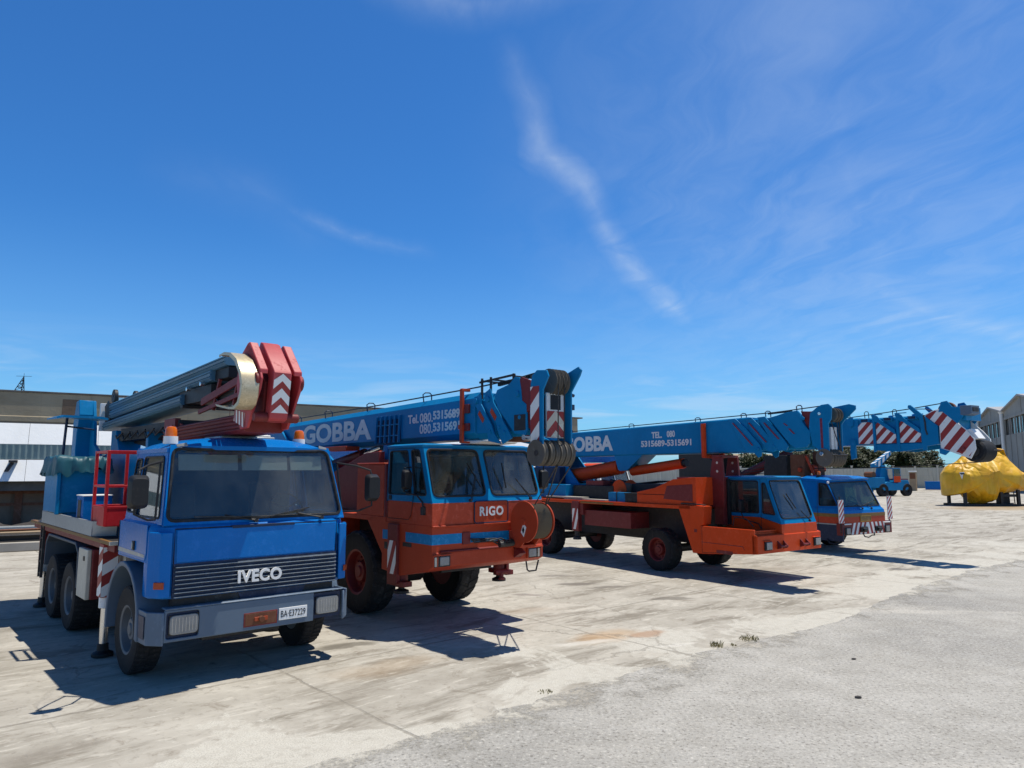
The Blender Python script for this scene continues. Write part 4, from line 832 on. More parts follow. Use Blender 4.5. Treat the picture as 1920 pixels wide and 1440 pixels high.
    g = G('orange'); g.cyl((-.06, 7.6, 2.17), (-.06, 5.15, 2.50), .205); g.m('maroon').cyl((-.06, 7.75, 2.15), (-.06, 7.6, 2.17), .12); g.m('chrome').cyl((-.06, 5.15, 2.5), (-.06, 4.85, 2.53), .1)
    g.m('orange').cyl((-.06, 4.7, 2.38), (-.06, 2.88, 2.58), .13); g.m('black').cyl((-.06, 2.88, 2.58), (-.06, 2.78, 2.59), .10); g.build('lift_cylinder', T, bevel=.006)
    g = G('black'); g.box(-.75, .75, 4.75, 6.4, 1.6, 1.98); g.m('steel_dark').box(-.5, .6, 3.3, 4.3, 1.6, 2.05); g.m('maroon').box(-.7, -.3, 5.2, 5.9, 1.98, 2.12)
    for i in range(6): g.m('black').tube([(-.6 + .2 * i, 6.4, 1.9), (-.5 + .16 * i, 5.6, 2.1 + .03 * (i % 2)), (-.3 + .1 * i, 4.6, 2.02), (-.2 + .08 * i, 3.6, 2.12)], .022, 6)
    g.build('hydraulic_unit', T, bevel=.008)
    # ---------------- boom
    g = G('crane_blue')
    def sec(y, zb, zt, w_=.30): return [(-w_, y, zb), (-w_, y, zt), (-w_ + .03, y, zt + .03), (w_ - .03, y, zt + .03), (w_, y, zt), (w_, y, zb), (w_ - .03, y, zb - .03), (-w_ + .03, y, zb - .03)]
    g.loft([sec(.75, 2.84, 3.585), sec(8.5, 2.83, 3.47)]); g.px([(5.2, 2.82), (5.05, 2.42), (4.98, 2.38), (4.70, 2.40), (4.1, 2.82)], -.27, .27)
    boom = g.build('boom', T, bevel=.006)
    boom_text(boom, 'GOBBA', -.30, 7.35, 2.945, 2.15, .44, .04)
    boom_text(boom, 'TEL.', -.30, 3.73, 3.235, .36, .165, .035); boom_text(boom, '080', -.30, 3.20, 3.245, .27, .165, .035)
    boom_text(boom, '5315689-5315691', -.30, 4.115, 3.015, 1.71, .168, .035)
    g = G('orange')
    for x in (-.335, .335): g.box(x - .02, x + .02, 1.93, 2.06, 2.72, 3.53); g.box(x - .035, x + .035, 1.96, 2.03, 2.70, 3.5)
    g.box(-.35, .35, 1.95, 2.05, 2.70, 2.78); g.build('boom_clamp', boom, bevel=.005)
    g = G('navy')
    for y in (7.2, 4.6, 2.3, .95, .3): hoop(g, -.24, y, 3.60 - .014 * y, .13, .012)
    hoop(g, -.24, -.48, 3.66, .14, .012)
    g.m('steel_dark').tube([(-.05, 8.3, 3.56), (-.05, 2.5, 3.66), (-.05, .2, 3.70), (-.05, -.9, 3.76)], .012, 6); g.bar((-.22, .25, 3.66), (-.22, -.35, 3.68), .03); g.build('hoist_rope', boom)
    C = [[(1.26, 3.59), (1.06, 3.60), (.80, 3.38), (.42, 2.97), (.38, 2.82), (.40, 2.72), (.48, 2.685), (.58, 2.79), (.78, 2.81)],
         [(.80, 3.59), (.62, 3.60), (.36, 3.36), (.02, 2.97), (-.02, 2.84), (.10, 2.80), (.24, 2.83), (.32, 2.96)],
         [(.46, 3.59), (.26, 3.60), (.10, 3.42), (-.24, 3.02), (-.30, 2.92), (-.24, 2.83), (-.06, 2.82), (.03, 2.92)],
         [(.16, 3.56), (-.05, 3.60), (-.24, 3.645), (-.55, 3.68), (-.62, 3.60), (-.66, 3.42), (-.70, 3.36), (-.82, 3.22), (-.82, 2.98), (-.74, 2.89), (-.48, 2.87), (-.34, 2.96)]]
    g = G('crane_blue')
    for w_, y0, y1 in ((.28, .8, .2), (.26, .3, -.1), (.24, 0, -.85)): g.loft([sec(y0, 2.88, 3.54, w_), sec(y1, 2.88, 3.54, w_)])
    for s in (-1, 1):
        for i, p in enumerate(C): g.px(p, s * .305, s * (.335 + .006 * i))
        for y, z in ((.47, 2.88), (.06, 2.92), (.42, 3.50), (-.68, 3.5)): g.cyl((s * .33, y, z), (s * .36, y, z), .035, n=12)
    col = g.build('boom_collar', boom, bevel=.006)
    g = G('plum')
    for a, b in (((1.12, 3.50), (.60, 2.96)), ((.68, 3.48), (.24, 3.02)), ((.28, 3.46), (-.08, 3.08)), ((-.22, 3.42), (-.30, 3.36)), ((-.34, 3.30), (-.46, 3.18))):
        g.ext([(-.356, a[0] + .02, a[1]), (-.356, b[0] + .02, b[1]), (-.356, b[0] - .025, b[1] - .0), (-.356, a[0] - .025, a[1])], (-.003, 0, 0))
    g.build('marking_strip', col)
    g = G('maroon'); g.lathe([(-.05, .02), (-.05, .2), (.05, .2), (.05, .02)], (-.1, -.78, 3.46), 'x', 24); g.px([(-.6, 3.66), (-.85, 3.64), (-.9, 3.4), (-.85, 3.2), (-.72, 3.34)], -.3, -.27); g.build('head_bracket', boom, bevel=.006)
    P = [(-.84, 3.60), (-.98, 3.70), (-1.10, 3.76), (-1.26, 3.77), (-1.33, 3.70), (-1.31, 3.45), (-1.24, 3.36), (-1.23, 2.80), (-1.20, 2.66), (-1.10, 2.60), (-1.0, 2.68), (-.98, 2.84), (-.86, 2.92), (-.8, 3.3)]
    g = G('crane_blue'); g.px(P, -.345, -.31); g.px([(-.84, 3.60), (-1.10, 3.74), (-1.42, 3.78), (-1.56, 3.74), (-1.56, 3.66), (-1.40, 3.52)] + P[5:], .16, .195); g.box(-.31, .16, -1.1, -.98, 3.38, 3.60); g.box(-.31, .16, -1.0, -.84, 2.9, 3.5)
    g.m('chrome').cyl((-.37, -1.06, 3.58), (-.33, -1.06, 3.58), .035); g.cyl((-.40, -1.08, 2.74), (-.33, -1.08, 2.74), .045)
    hd = g.build('boom_head', boom, bevel=.008)
    g = G('plum'); g.ext([(-.346, -1.06, 2.86), (-.346, -1.11, 2.86), (-.346, -1.11, 3.48), (-.346, -1.06, 3.48)], (-.003, 0, 0)); g.build('marking_strip', hd)
    g = G('white'); g.box(-.12, -.02, -1.16, -1.12, 2.82, 3.3); g.box(.02, .1, -1.16, -1.12, 2.82, 3.3); g.build('head_plate', hd)
    g = G('sheave'); sheaves(g, [-.16, -.06, .04], -1.2, 3.55, .15, .05); g.build('sheave', hd); g = G('sheave'); sheaves(g, [-.33, -.22, -.13, -.04, .05, .14], -1.12, 2.66, .185, .07); g.m('steel_dark').cyl((-.36, -1.3, 2.72), (.22, -1.3, 2.72), .014, n=8); g.build('sheave', hd)
    g = G('steel_dark')
    for a, b in ((-.2, .0), (.12, .0), (.02, .04)): g.tube([(a, -1.22, 3.42), (b, -1.28, 2.8)], .010, 6)
    g.build('wire_rope', hd)
    return T
orange_crane()
# ================================================================== blue crane with the striped boom
def striped_crane():
    T = empty('mobile_crane', (10.531, 21.373, 0), 31, 'dark blue crane with red and white stripes along its boom and front bumper', 'crane', 'cranes parked in a row')
    W = 1.2185
    g = G('cab_blue')
    XA, XB = -1.17, .90
    windows(g, [(XA, .10, 1.29), (XB, .10, 1.29), (XB - .06, .50, 2.13), (XA + .05, .50, 2.08)], [0, 1], [(.05, .05, .06, .06)], ['windshield'], T, .06, 'glass_green', .014)
    for x, s in ((XA, -1), (XB, 1)):
        p = lambda y, z: (x - s * .05 * (z - 1.29) / .8, y, z)
        A, B_, C_, D_ = p(1.36, 1.29), p(.10, 1.29), p(.50, 2.09), p(1.36, 2.14)
        m1, m2 = p(.80, 1.29), p(.80, 2.10)
        if s < 0:
            panel(g, [A, m1, m2, D_]); S = [m1, B_, C_, m2]; L, n = panel(g, S, [p(.76, 1.36), p(.16, 1.38), p(.50, 2.0), p(.76, 2.03)], .04); PEND.append(('side_window', L, n, 'glass_dark', .012))
        else: L, n = panel(g, [m1, A, D_, m2], [p(.86, 1.38), p(1.28, 1.38), p(1.28, 2.02), p(.86, 2.02)], .04); PEND.append(('side_window', L, n, 'glass_green', .012)); S = [B_, m1, m2, C_]; L, n = panel(g, S, [p(.16, 1.38), p(.76, 1.36), p(.76, 2.03), p(.50, 2.0)], .04); PEND.append(('side_window', L, n, 'glass_green', .012))
    L, n = panel(g, [(XB, 1.36, 1.29), (XA, 1.36, 1.29), (XA + .05, 1.36, 2.14), (XB - .05, 1.36, 2.14)], [(.5, 1.36, 1.5), (-.8, 1.36, 1.5), (-.8, 1.36, 2.0), (.5, 1.36, 2.0)], .05); PEND.append(('rear_window', L, n, 'glass_dark', .012))
    g.loft([[(XA + .02, 1.38, 2.10), (XA + .02, .46, 2.07), (XB - .04, .46, 2.12), (XB - .03, 1.38, 2.14)], [(XA + .04, 1.38, 2.17), (XA + .04, .42, 2.12), (XB - .05, .42, 2.17), (XB - .05, 1.38, 2.2)], [(XA + .3, 1.3, 2.25), (XA + .3, .6, 2.21), (XB - .3, .6, 2.23), (XB - .3, 1.3, 2.26)]])
    g.loft([[(XA - .02, 1.36, z), (XA - .02, y, z), (XB, y, z), (XB, 1.36, z)] for z, y in ((1.15, .0), (1.24, .02), (1.30, .10))])
    g.m('ochre'); g.pz([(XA - .025, 1.36), (XA - .025, -.005), (XB + .005, -.005), (XB + .005, 1.36)], 1.05, 1.15)
    g.m('orange_dull'); g.pz([(XA - .02, 1.36), (XA - .02, .0), (XB, .0), (XB, 1.36)], .86, 1.05); g.m('navy').pz([(XA - .03, 1.36), (XA - .03, .0), (XA + .02, .0), (XA + .02, 1.36)], .36, .86); g.m('aluminium').box(XA - .034, XA - .028, 0, 1.36, .83, .86)
    cab = g.build('cab', T, bevel=.010); flush(cab)
    g = G('ochre'); g.box(-.35, .17, -.012, -.006, .905, 1.075)
    for x0, x1, z0, z1 in ((-.35, .17, 1.065, 1.075), (-.35, .17, .905, .915), (-.35, -.34, .905, 1.075), (.16, .17, .905, 1.075)): g.m('yellow').box(x0, x1, -.018, -.010, z0, z1)
    g.build('number_frame', cab)
    wiper(cab, (-.15, .05, 1.28), (-.3, .16, 1.4), (-.75, .15, 1.36), (-.05, .14, 1.36)); wiper(cab, (.3, .05, 1.28), (.2, .16, 1.4), (-.02, .14, 1.36), (.6, .2, 1.48))
    interior(cab, XA + .08, XB - .08, .3, 1.3, 1.36, 2.05, .35, .2)
    beacon(cab, (-.9, .9, 2.23), .15, .06, 'black')
    g = G('white'); g.cyl((-1.16, .44, 2.05), (-1.16, .40, 2.05), .035, n=10); g.build('marker_lamp', cab)
    seam(cab, [(XA - .036, .78, .42), (XA - .036, .78, 1.05), (XA - .03, .80, 1.29), (XA + .05, .80, 2.06)]); seam(cab, [(XA - .036, 1.33, .42), (XA - .03, 1.33, 1.29), (XA + .05, 1.33, 2.1)])
    # bumper
    g = G('maroon'); g.box(-W, W, 0, .18, .535, .885); bump = g.build('bumper', T, bevel=.008)
    g = G()
    g.stripes([(-.80, -.0035, .545), (-.40, -.0035, .545), (-.30, -.0035, .88), (-.72, -.0035, .88)], (.92, 0, -.38), .19, 'white', 'stripe_red', .0)
    g.stripes([(-.40, -.0035, .545), (0, -.0035, .545), (0, -.0035, .88), (-.30, -.0035, .88)], (.92, 0, -.38), .19, 'white', 'stripe_red', .0)
    g.stripes([(0, -.0035, .545), (.84, -.0035, .545), (.84, -.0035, .88), (0, -.0035, .88)], (.96, 0, .28), .19, 'white', 'stripe_red', .03); g.build('stripe_plate', bump, merge=False)
    for c in (-.965, .965):
        g = G('black'); g.box(c - .14, c + .14, -.02, 0, .55, .76); g.m('lamp_lens').py([(c - .09, .57), (c + .09, .57), (c + .09, .74), (c - .09, .74)], -.04, -.02); g.m('white').box(c - .16, c + .16, -.03, 0, .835, .87); g.build('headlight', bump, bevel=.01)
    for c in (-.22, .50): g = G('black'); g.box(c - .16, c + .16, -.05, 0, .60, .76); g.cyl((c - .1, -.06, .68), (c + .1, -.06, .68), .05, n=12); g.build('fog_lamp', bump, bevel=.02)
    g = G('black'); g.tube([(-.25, 0, .58), (-.2, -.02, .47), (-.02, -.03, .44), (.15, -.03, .5), (.28, -.02, .49), (.3, 0, .57)], .018, 6); g.tube([(-1.2, .5, .4), (-1.25, .4, .3), (-1.22, .2, .28), (-1.2, .05, .36)], .03, 6); g.build('air_hose', bump)
    for c, z0, z1 in ((-1.22, .89, 1.55), (1.17, .93, 1.62)):
        g = G('steel_dark'); g.box(c - .015, c + .015, .02, .05, .6, z1 + .1); sp_ = g.build('width_marker', T)
        g = G('white'); g.box(c - .115, c + .115, -.005, .015, z0, z1); g.stripes([(c - .112, -.008, z0 + .005), (c + .112, -.008, z0 + .005), (c + .112, -.008, z1 - .005), (c - .112, -.008, z1 - .005)], (.75, 0, -.66), .105, 'white', 'pink_red', .01); g.build('stripe_board', sp_, merge=False)
    for y in (1.95, 5.6):
        for s in (-1, 1): wheel(T, s * .99, y, .52, .52, .40, 'maroon', s, True, .56)
    g = G('steel_dark'); g.box(-.5, .5, .4, 7.5, .6, 1.2)
    for y in (1.95, 5.6): g.cyl((-.8, y, .52), (.8, y, .52), .1)
    g.build('chassis', T, bevel=.01)
    g = G('navy'); g.box(-W, W, 1.36, 7.4, 1.0, 1.25); g.box(-W, W, 2.6, 5.0, .6, 1.0); g.build('deck', T, bevel=.01)
    g = G('navy'); g.box(-1.0, 1.0, 3.6, 7.2, 1.25, 1.9); g.m('black').box(-.75, .45, 2.15, 3.0, 2.2, 2.88); g.m('steel_dark').box(-.1, .2, 2.5, 3.6, 1.25, 2.9)
    for s in (-1, 1): g.px([(4.5, 1.9), (7.2, 1.9), (7.2, 3.4), (6.8, 3.7), (6.3, 3.4)], s * .5 - .04, s * .5 + .04)
    g.build('turret', T, bevel=.015)
    g = G('rust'); g.box(-.7, -.4, 1.55, 2.05, 2.2, 2.9); g.box(-.2, .1, 1.4, 1.6, 2.2, 3.0); g.m('orange_dull').cyl((-.75, 1.7, 2.42), (.3, 1.55, 2.42), .07); g.lathe([(-.1, .05), (-.1, .14), (.1, .14), (.1, .05)], (-.3, 1.55, 2.45), 'x', 16); g.bar((-.5, 1.35, 2.25), (-.6, 1.55, 2.85), .07); g.m('steel_dark'); g.bar((-.45, 3.2, 2.28), (-.45, 3.2, 2.62), .09)
    for z in (2.34, 2.44, 2.54): g.tube([(-.45, 4.4, z - .15), (-.45, 3.2, z - .02), (-.45, 1.9, z + .08)], .014, 6)
    g.build('boom_rest', T, bevel=.006)
    g = G('maroon'); g.cyl((0, 5.4, 1.9), (0, 2.6, 2.95), .16); g.build('lift_cylinder', T)
    # ---------------- boom
    g = G('crane_blue'); bx = lambda y, z0, z1, w_=.40: [(-w_, y, z0), (-w_, y, z1 - .04), (-w_ + .05, y, z1), (w_ - .05, y, z1), (w_, y, z1 - .04), (w_, y, z0)]
    g.loft([bx(-.15, 3.13, 3.94), bx(7.2, 3.15, 3.90)]); g.loft([bx(-2.1, 3.14, 3.90, .37), bx(-.1, 3.14, 3.92, .37)]); boom = g.build('boom', T, bevel=.008)
    g = G('crane_blue')
    for s in (-1, 1):
        g.px([(-.62, 2.98), (-.62, 3.14), (-2.10, 3.14), (-2.10, 3.0), (-1.4, 2.92)], s * .41 - .02, s * .41 + .02)
        for y in (-.66, -1.36):
            g.px([(y + .04, 2.92), (y + .04, 3.90), (y + .07, 4.0), (y + .0, 4.02), (y - .12, 3.94), (y - .18, 3.86), (y - .60, 3.55), (y - .64, 3.42), (y - .60, 3.42), (y - .14, 3.76), (y - .02, 3.80), (y - .04, 2.95)], s * .43 - .02, s * .43 + .02)
        g.px([(-2.14, 2.95), (-2.14, 3.05), (-2.46, 3.1), (-2.45, 3.60), (-2.12, 3.87), (-1.76, 4.20), (-1.70, 4.20), (-1.68, 4.14), (-1.99, 3.80), (-2.02, 2.95)], s * .43 - .02, s * .43 + .02)
        if s < 0: g.px([(-.05, 2.76), (.10, 2.72), (.12, 2.95), (.10, 3.3), (-.05, 3.3)], s * .42 - .03, s * .42 + .03)
        g.px([(.30, 3.9), (-.0, 3.98), (-.0, 3.72), (.1, 3.66)], s * .42 - .02, s * .42 + .02)
    for y in (-.35, -1.05, -1.75): g.box(-.45, .45, y - .16, y + .10, 3.80, 3.90); g.m('navy').box(-.455, -.45, y - .13, y + .07, 3.815, 3.885); g.m('crane_blue')
    for y in (-.62, -1.32): g.bar((-.42, y, 4.0), (-.42, y - .3, 4.0), .025); g.bar((.42, y, 4.0), (.42, y - .3, 4.0), .025)
    g.build('boom_frame', boom, bevel=.008)
    g = G(); X = -.4035; d = (0, .707, .707)
    g.stripes([(X, -.14, 3.17), (X, -.60, 3.17), (X, -.60, 3.76), (X, -.32, 3.84), (X, -.14, 3.70)], d, .235, 'white', 'stripe_red', .03)
    for y in (-.70, -1.40): g.stripes([(X - .01, y, 3.17), (X - .01, y - .58, 3.17), (X - .01, y - .58, 3.42), (X - .01, y - .10, 3.80), (X - .01, y, 3.72)], d, .235, 'white', 'stripe_red', .03)
    g.stripes([(X - .01, -2.10, 3.24), (X - .01, -2.44, 3.24), (X - .01, -2.44, 3.56), (X - .01, -2.12, 3.40)], d, .235, 'white', 'stripe_red', .03); g.build('stripe_plate', boom, merge=False)
    g = G('white'); H = [(-2.10, 3.90), (-2.38, 4.02), (-2.62, 4.05), (-2.96, 3.64), (-3.16, 3.45), (-3.34, 3.22), (-3.36, 2.95), (-3.22, 2.70), (-3.05, 2.76), (-2.76, 2.88), (-2.48, 2.97), (-2.48, 3.60)]
    for s in (-1, 1): g.px(H, s * .395 - .02, s * .395 + .02)
    g.m('crane_blue')
    for s in (-1, 1): g.px([(-2.50, 3.95), (-2.58, 4.22), (-2.74, 4.24), (-2.86, 4.07), (-3.12, 4.05), (-3.12, 3.80), (-2.96, 3.62), (-2.60, 3.96)], s * .43 - .015, s * .43 + .015); g.px([(-2.46, 2.85), (-2.46, 2.99), (-2.72, 2.90), (-2.6, 2.80)], s * .43 - .02, s * .43 + .02)
    g.box(-.38, .38, -3.16, -3.04, 3.70, 4.05); g.box(-.36, .36, -2.9, -2.2, 3.1, 3.9)
    g.m('bumper_grey').px([(-3.06, 3.84), (-3.06, 4.08), (-3.34, 4.08), (-3.34, 3.86), (-3.2, 3.82)], -.45, -.05); g.m('steel_dark').box(-.40, -.12, -3.36, -3.34, 3.92, 4.03)
    hd = g.build('boom_head', boom, bevel=.008)
    g = G()
    f = lambda L: [(-.4185, y, z) for y, z in L]
    for L in ([(-2.12, 3.88), (-2.38, 4.0), (-2.50, 3.98), (-2.50, 3.55), (-2.48, 3.58)], [(-2.50, 3.0), (-2.50, 3.98), (-2.62, 4.0), (-2.95, 3.62), (-2.95, 2.86), (-2.76, 2.91)], [(-2.95, 2.86), (-2.95, 3.62), (-3.14, 3.45), (-3.32, 3.2), (-3.33, 3.0), (-3.2, 2.76), (-3.06, 2.79)]): g.stripes(f(L), (0, .75, .66), .30, 'white', 'stripe_red', .05)
    g.m('maroon').cyl((-.415, -3.05, 2.94), (-.47, -3.05, 2.94), .06, n=12); g.build('stripe_plate', hd, merge=False)
    g = G('white'); g.px([(-3.10, 3.45), (-3.25, 3.47), (-3.42, 3.22), (-3.28, 3.18)], -.36, -.02); g.build('head_plate', hd)
    g = G('rubber'); g.lathe([(-.30, .12), (-.33, .24), (-.28, .285), (.26, .285), (.31, .24), (.28, .12)], (.0, -3.26, 2.90), 'x', 36); g.m('steel_dark').lathe([(-.34, .001), (-.34, .13), (.3, .13), (.3, .001)], (0, -3.26, 2.9), 'x', 24); g.cyl((-.1, -3.62, 2.92), (.3, -3.62, 2.92), .012, n=6); g.build('sheave', hd)
    g = G('rust'); g.lathe([(-.05, .02), (-.05, .24), (.05, .24), (.05, .02)], (0, -2.52, 4.0), 'x', 24); g.build('sheave', hd)
    g = G('steel_dark'); g.tube([(0, 7, 4.0), (0, .4, 4.0), (-.1, -.7, 4.06), (-.1, -1.6, 4.13), (-.1, -2.5, 4.22)], .014, 6); g.tube([(-.2, -1.75, 4.1), (-.2, -2.05, 4.08), (-.15, -2.3, 3.98), (-.2, -2.45, 4.02)], .012, 6); g.tube([(.05, -3.3, 2.62), (-.2, -2.2, 2.55), (-.4, -.4, 2.47), (-.4, 1.4, 2.46)], .012, 6)
    hoop(g, -.36, -.35, 3.92, .2, .012); hoop(g, -.36, .25, 3.93, .2, .012); hoop(g, -.36, -1.2, 3.92, .2, .012); g.build('hoist_rope', boom)
    g = G('steel_dark'); g.tube([(-.44, -2.1, 3.9), (-.46, -2.14, 3.7), (-.45, -2.14, 3.5), (-.46, -2.18, 3.36)], .022, 6); g.build('hook', boom)
    return T
striped_crane()

# ================================================================== small blue yard crane far back
def yard_crane():
    T = empty('yard_crane', (35.5, 68.0, 0), 200, 'small blue wheeled yard crane parked by the panel fence with its boom folded up', 'crane')
    # local: +x is its nose, seen from the side (-y local faces away), built 3.9 m long
    def P(px, py, yy=0.): return px, yy, py
    g = G('crane_blue'); g.py([(-1.6, .55), (1.5, .55), (1.5, 1.1), (.9, 1.35), (-.3, 1.2), (-.8, 1.5), (-1.65, 1.5), (-1.8, 1.2)], -1.0, 1.0); g.box(1.2, 2.3, -1.0, 1.0, .8, 1.75)
    body = g.build('body', T, bevel=.03)
    for x in (-1.5, 1.45):
        for s in (-1, 1):
            w_ = wheel(T, 0, 0, .58, .58, .42, 'steel_dark', s, True, .5); w_.location = (x, s * .85, .58); w_.rotation_euler = (0, 0, R(90))
    g = G('crane_blue'); 
    for x0, x1, z0, z1 in ((-.75, .15, 1.3, 1.36), (-.75, .15, 2.55, 2.62)): g.box(x0, x1, -.5, 1.0, z0, z1)
    for x in (-.75, -.32, .12):
        for y in (-.48, .96): g.box(x - .03, x + .03, y - .03, y + .03, 1.3, 2.6)
    g.m('orange').box(-.72, .1, .985, 1.02, 1.3, 1.85); g.m('glass_dark').box(-.72, .1, .985, 1.0, 1.85, 2.55); g.build('cab', T, bevel=.01)
    g = G('crane_blue'); g.py([(-.2, 1.2), (1.2, 1.2), (1.0, 2.0), (.7, 2.9), (.3, 2.9)], -.3, .3); g.build('mast', T, bevel=.02)
    g = G('crane_blue'); g.ext([(-.6, -.22, 4.25), (1.6, -.22, 3.0), (1.6, -.22, 2.6), (.9, -.22, 2.7), (-.6, -.22, 3.9)], (0, .44, 0)); bo = g.build('boom', T, bevel=.02)
    g = G(); g.stripes([(-.6, .224, 4.2), (-.6, .224, 3.95), (1.0, .224, 2.75), (1.55, .224, 2.95)], (1, 0, .1), .5, 'white', 'crane_blue', .1); g.stripes([(-.6, -.2, 4.256), (1.6, -.2, 3.006), (1.6, .2, 3.006), (-.6, .2, 4.256)], (1, .5, 0), .5, 'white', 'crane_blue', .1); g.build('stripe_plate', bo, merge=False)
    g = G('rust'); g.cyl((2.0, -.4, 2.0), (2.0, .5, 2.0), .28); g.build('winch', T)
    g = G('maroon'); g.box(-1.7, -.75, -.8, .95, 1.52, 1.62); g.build('rear_cover', T)
    return T
yard_crane()
# ================================================================== ground
def ground_mat():
    m, k, b, o = newmat('concrete_yard')
    P = k.n('ShaderNodeTexCoord').outputs['Object']
    mp = k.n('ShaderNodeMapping'); k.L(P, mp.inputs[0]); mp.inputs['Rotation'].default_value = (0, 0, R(-41.9)); Q = mp.outputs[0]      # along / across the row
    big = k.noise(P, .13, 5, .6); mid = k.noise(P, .9, 6, .62, .3); fine = k.noise(P, 9, 6, .7); grit = k.noise(P, 70, 3, .7)
    strk = k.noise(k.scl(Q, (.5, 1.9, 1)), 1.0, 6, .65, .5)
    col = k.mix(k.ramp(mid, .3, .7), (.315, .285, .235), (.465, .43, .365))
    col = k.mix(k.ramp(big, .38, .66, 0, .6), col, (.50, .465, .39))
    col = k.mix(k.ramp(strk, .48, .66, 0, .85), col, (.215, .19, .15))
    col = k.mix(k.ramp(fine, .52, .72, 0, .6), col, (.20, .175, .14))
    col = k.mix(k.ramp(k.noise(k.scl(Q, (.7, 2.8, 1)), 3.2, 6, .72, .3), .52, .68, 0, .7), col, (.57, .53, .45))
    col = k.mix(k.ramp(k.noise(P, 2.3, 6, .7, .8), .56, .70, 0, .6), col, (.19, .155, .115))
    col = k.mix(k.ramp(grit, .58, .75, 0, .30), col, (.2, .19, .17))
    # worn pale cement near the asphalt edge and scattered flakes
    s = k.n('ShaderNodeSeparateXYZ'); k.L(P, s.inputs[0])
    c, sn = math.cos(R(41.9)), math.sin(R(41.9))
    dist = k.m('ADD', k.m('MULTIPLY', k.m('ADD', s.outputs[0], 1.73), -sn), k.m('MULTIPLY', k.m('ADD', s.outputs[1], -6.1), c))
    band = k.ramp(dist, .2, 2.3, 1, 0)
    nz = k.noise(Q, .55, 7, .66, .6)
    pat = k.ramp(k.m('ADD', k.m('MULTIPLY', nz, 1.0), k.m('MULTIPLY', band, .16)), .595, .64)
    flk = k.ramp(k.noise(k.scl(Q, (.8, 2.6, 1)), 1.3, 6, .6, .3), .665, .69)
    w_ = k.m('MAXIMUM', k.m('MULTIPLY', pat, k.ramp(dist, 3.2, 2.0, 0, 1)), flk)
    wc = k.mix(k.ramp(grit, .45, .7), (.56, .53, .455), (.33, .305, .255)); col = k.mix(k.m('MULTIPLY', w_, k.ramp(fine, .35, .60, .5, .95)), col, wc)
    def blob(x, y, rx, ry, rot, c_, amt, soft=.5):
        nonlocal col
        q = k.n('ShaderNodeMapping', vector_type='TEXTURE'); k.L(k.v('ADD', P, k.v('SCALE', k.v('SUBTRACT', k.noise(P, 1.7, 4, .6, color=True), (.5, .5, .5)), sc=.9 * min(rx, ry) + .25)), q.inputs[0])
        q.inputs['Location'].default_value = (x, y, 0); q.inputs['Rotation'].default_value = (0, 0, R(rot)); q.inputs['Scale'].default_value = (rx, ry, 1)
        z = k.n('ShaderNodeVectorMath', operation='MULTIPLY'); k.L(q.outputs[0], z.inputs[0]); z.inputs[1].default_value = (1, 1, 0)
        d = k.v('LENGTH', z.outputs[0]); col = k.mix(k.ramp(d, 1 - soft, 1.05, amt, 0), col, c_)
    for a in ((-2.3, 10.15, .55, .16, 30, (.13, .115, .09), .75), (1.35, 10.75, .85, .42, 35, (.42, .25, .11), .6, .8), (2.0, 10.9, .4, .2, 40, (.33, .17, .08), .6), (1.4, 15.5, .55, .2, 10, (.16, .14, .12), .7), (1.95, 15.1, .6, .16, 15, (.17, .15, .125), .7),
              (3.0, 13.8, .5, .22, 10, (.15, .135, .11), .7), (.95, 16.7, .5, .2, 0, (.17, .15, .13), .6), (.3, 14.2, .4, .15, 0, (.2, .17, .15), .6), (-1.5, 9.1, 1.1, .5, 40, (.36, .25, .14), .35, .9), (9.5, 17.8, .35, .25, 0, (.12, .11, .1), .7), (6, 17.5, 2.0, .5, 30, (.2, .17, .13), .45, .9),
              (0.2, 12.6, .9, .3, 20, (.3, .22, .15), .4, .9), (32, 46.5, 6.5, 3.2, 20, (.36, .25, .13), .65, .6), (-5.6, 7.2, 1.2, .5, 40, (.25, .22, .18), .5, .8), (-4.2, 6.2, 1.0, .3, 42, (.25, .22, .18), .45, .8), (2.3, 10.2, .45, .10, 20, (.62, .59, .52), .6, .6), (1.0, 10.35, .7, .13, 22, (.62, .59, .52), .6, .6)): blob(*a)
    # slab joints and hairline cracks
    jn = k.v('ADD', Q, k.v('SCALE', k.v('SUBTRACT', k.noise(Q, 1.4, 5, .65, color=True), (.5, .5, .5)), sc=.18)); js = k.n('ShaderNodeSeparateXYZ'); k.L(jn, js.inputs[0]); L = []
    for ch, per, off in ((0, 4.3, 1.1), (1, 5.1, .35)):
        f = k.m('ABSOLUTE', k.m('SUBTRACT', k.m('FRACT', k.m('MULTIPLY_ADD', js.outputs[ch], 1 / per, off)), .5)); L.append(k.ramp(f, .5 - .006, .5 - .0025))
    cr = k.n('ShaderNodeTexVoronoi', feature='DISTANCE_TO_EDGE'); cr.inputs['Scale'].default_value = .35; k.L(k.v('ADD', P, k.v('SCALE', k.noise(P, 1.2, 5, .7, color=True), sc=.7)), cr.inputs['Vector'])
    hair = k.m('MULTIPLY', k.ramp(cr.outputs['Distance'], .002, .010, 1, 0), k.ramp(big, .45, .6))
    jl = k.m('MULTIPLY', k.m('MAXIMUM', k.m('MAXIMUM', L[0], L[1]), hair), k.ramp(mid, .3, .6, .25, 1)); jl = k.m('MULTIPLY', jl, k.ramp(dist, 40, 15, .2, 1))
    col = k.mix(k.m('MULTIPLY', jl, .5), col, (.13, .11, .085))
    k.L(col, b.inputs[0]); b.inputs['Roughness'].default_value = .9; b.inputs['Specular IOR Level'].default_value = .2
    bp = k.n('ShaderNodeBump'); bp.inputs['Strength'].default_value = .55; bp.inputs['Distance'].default_value = .03
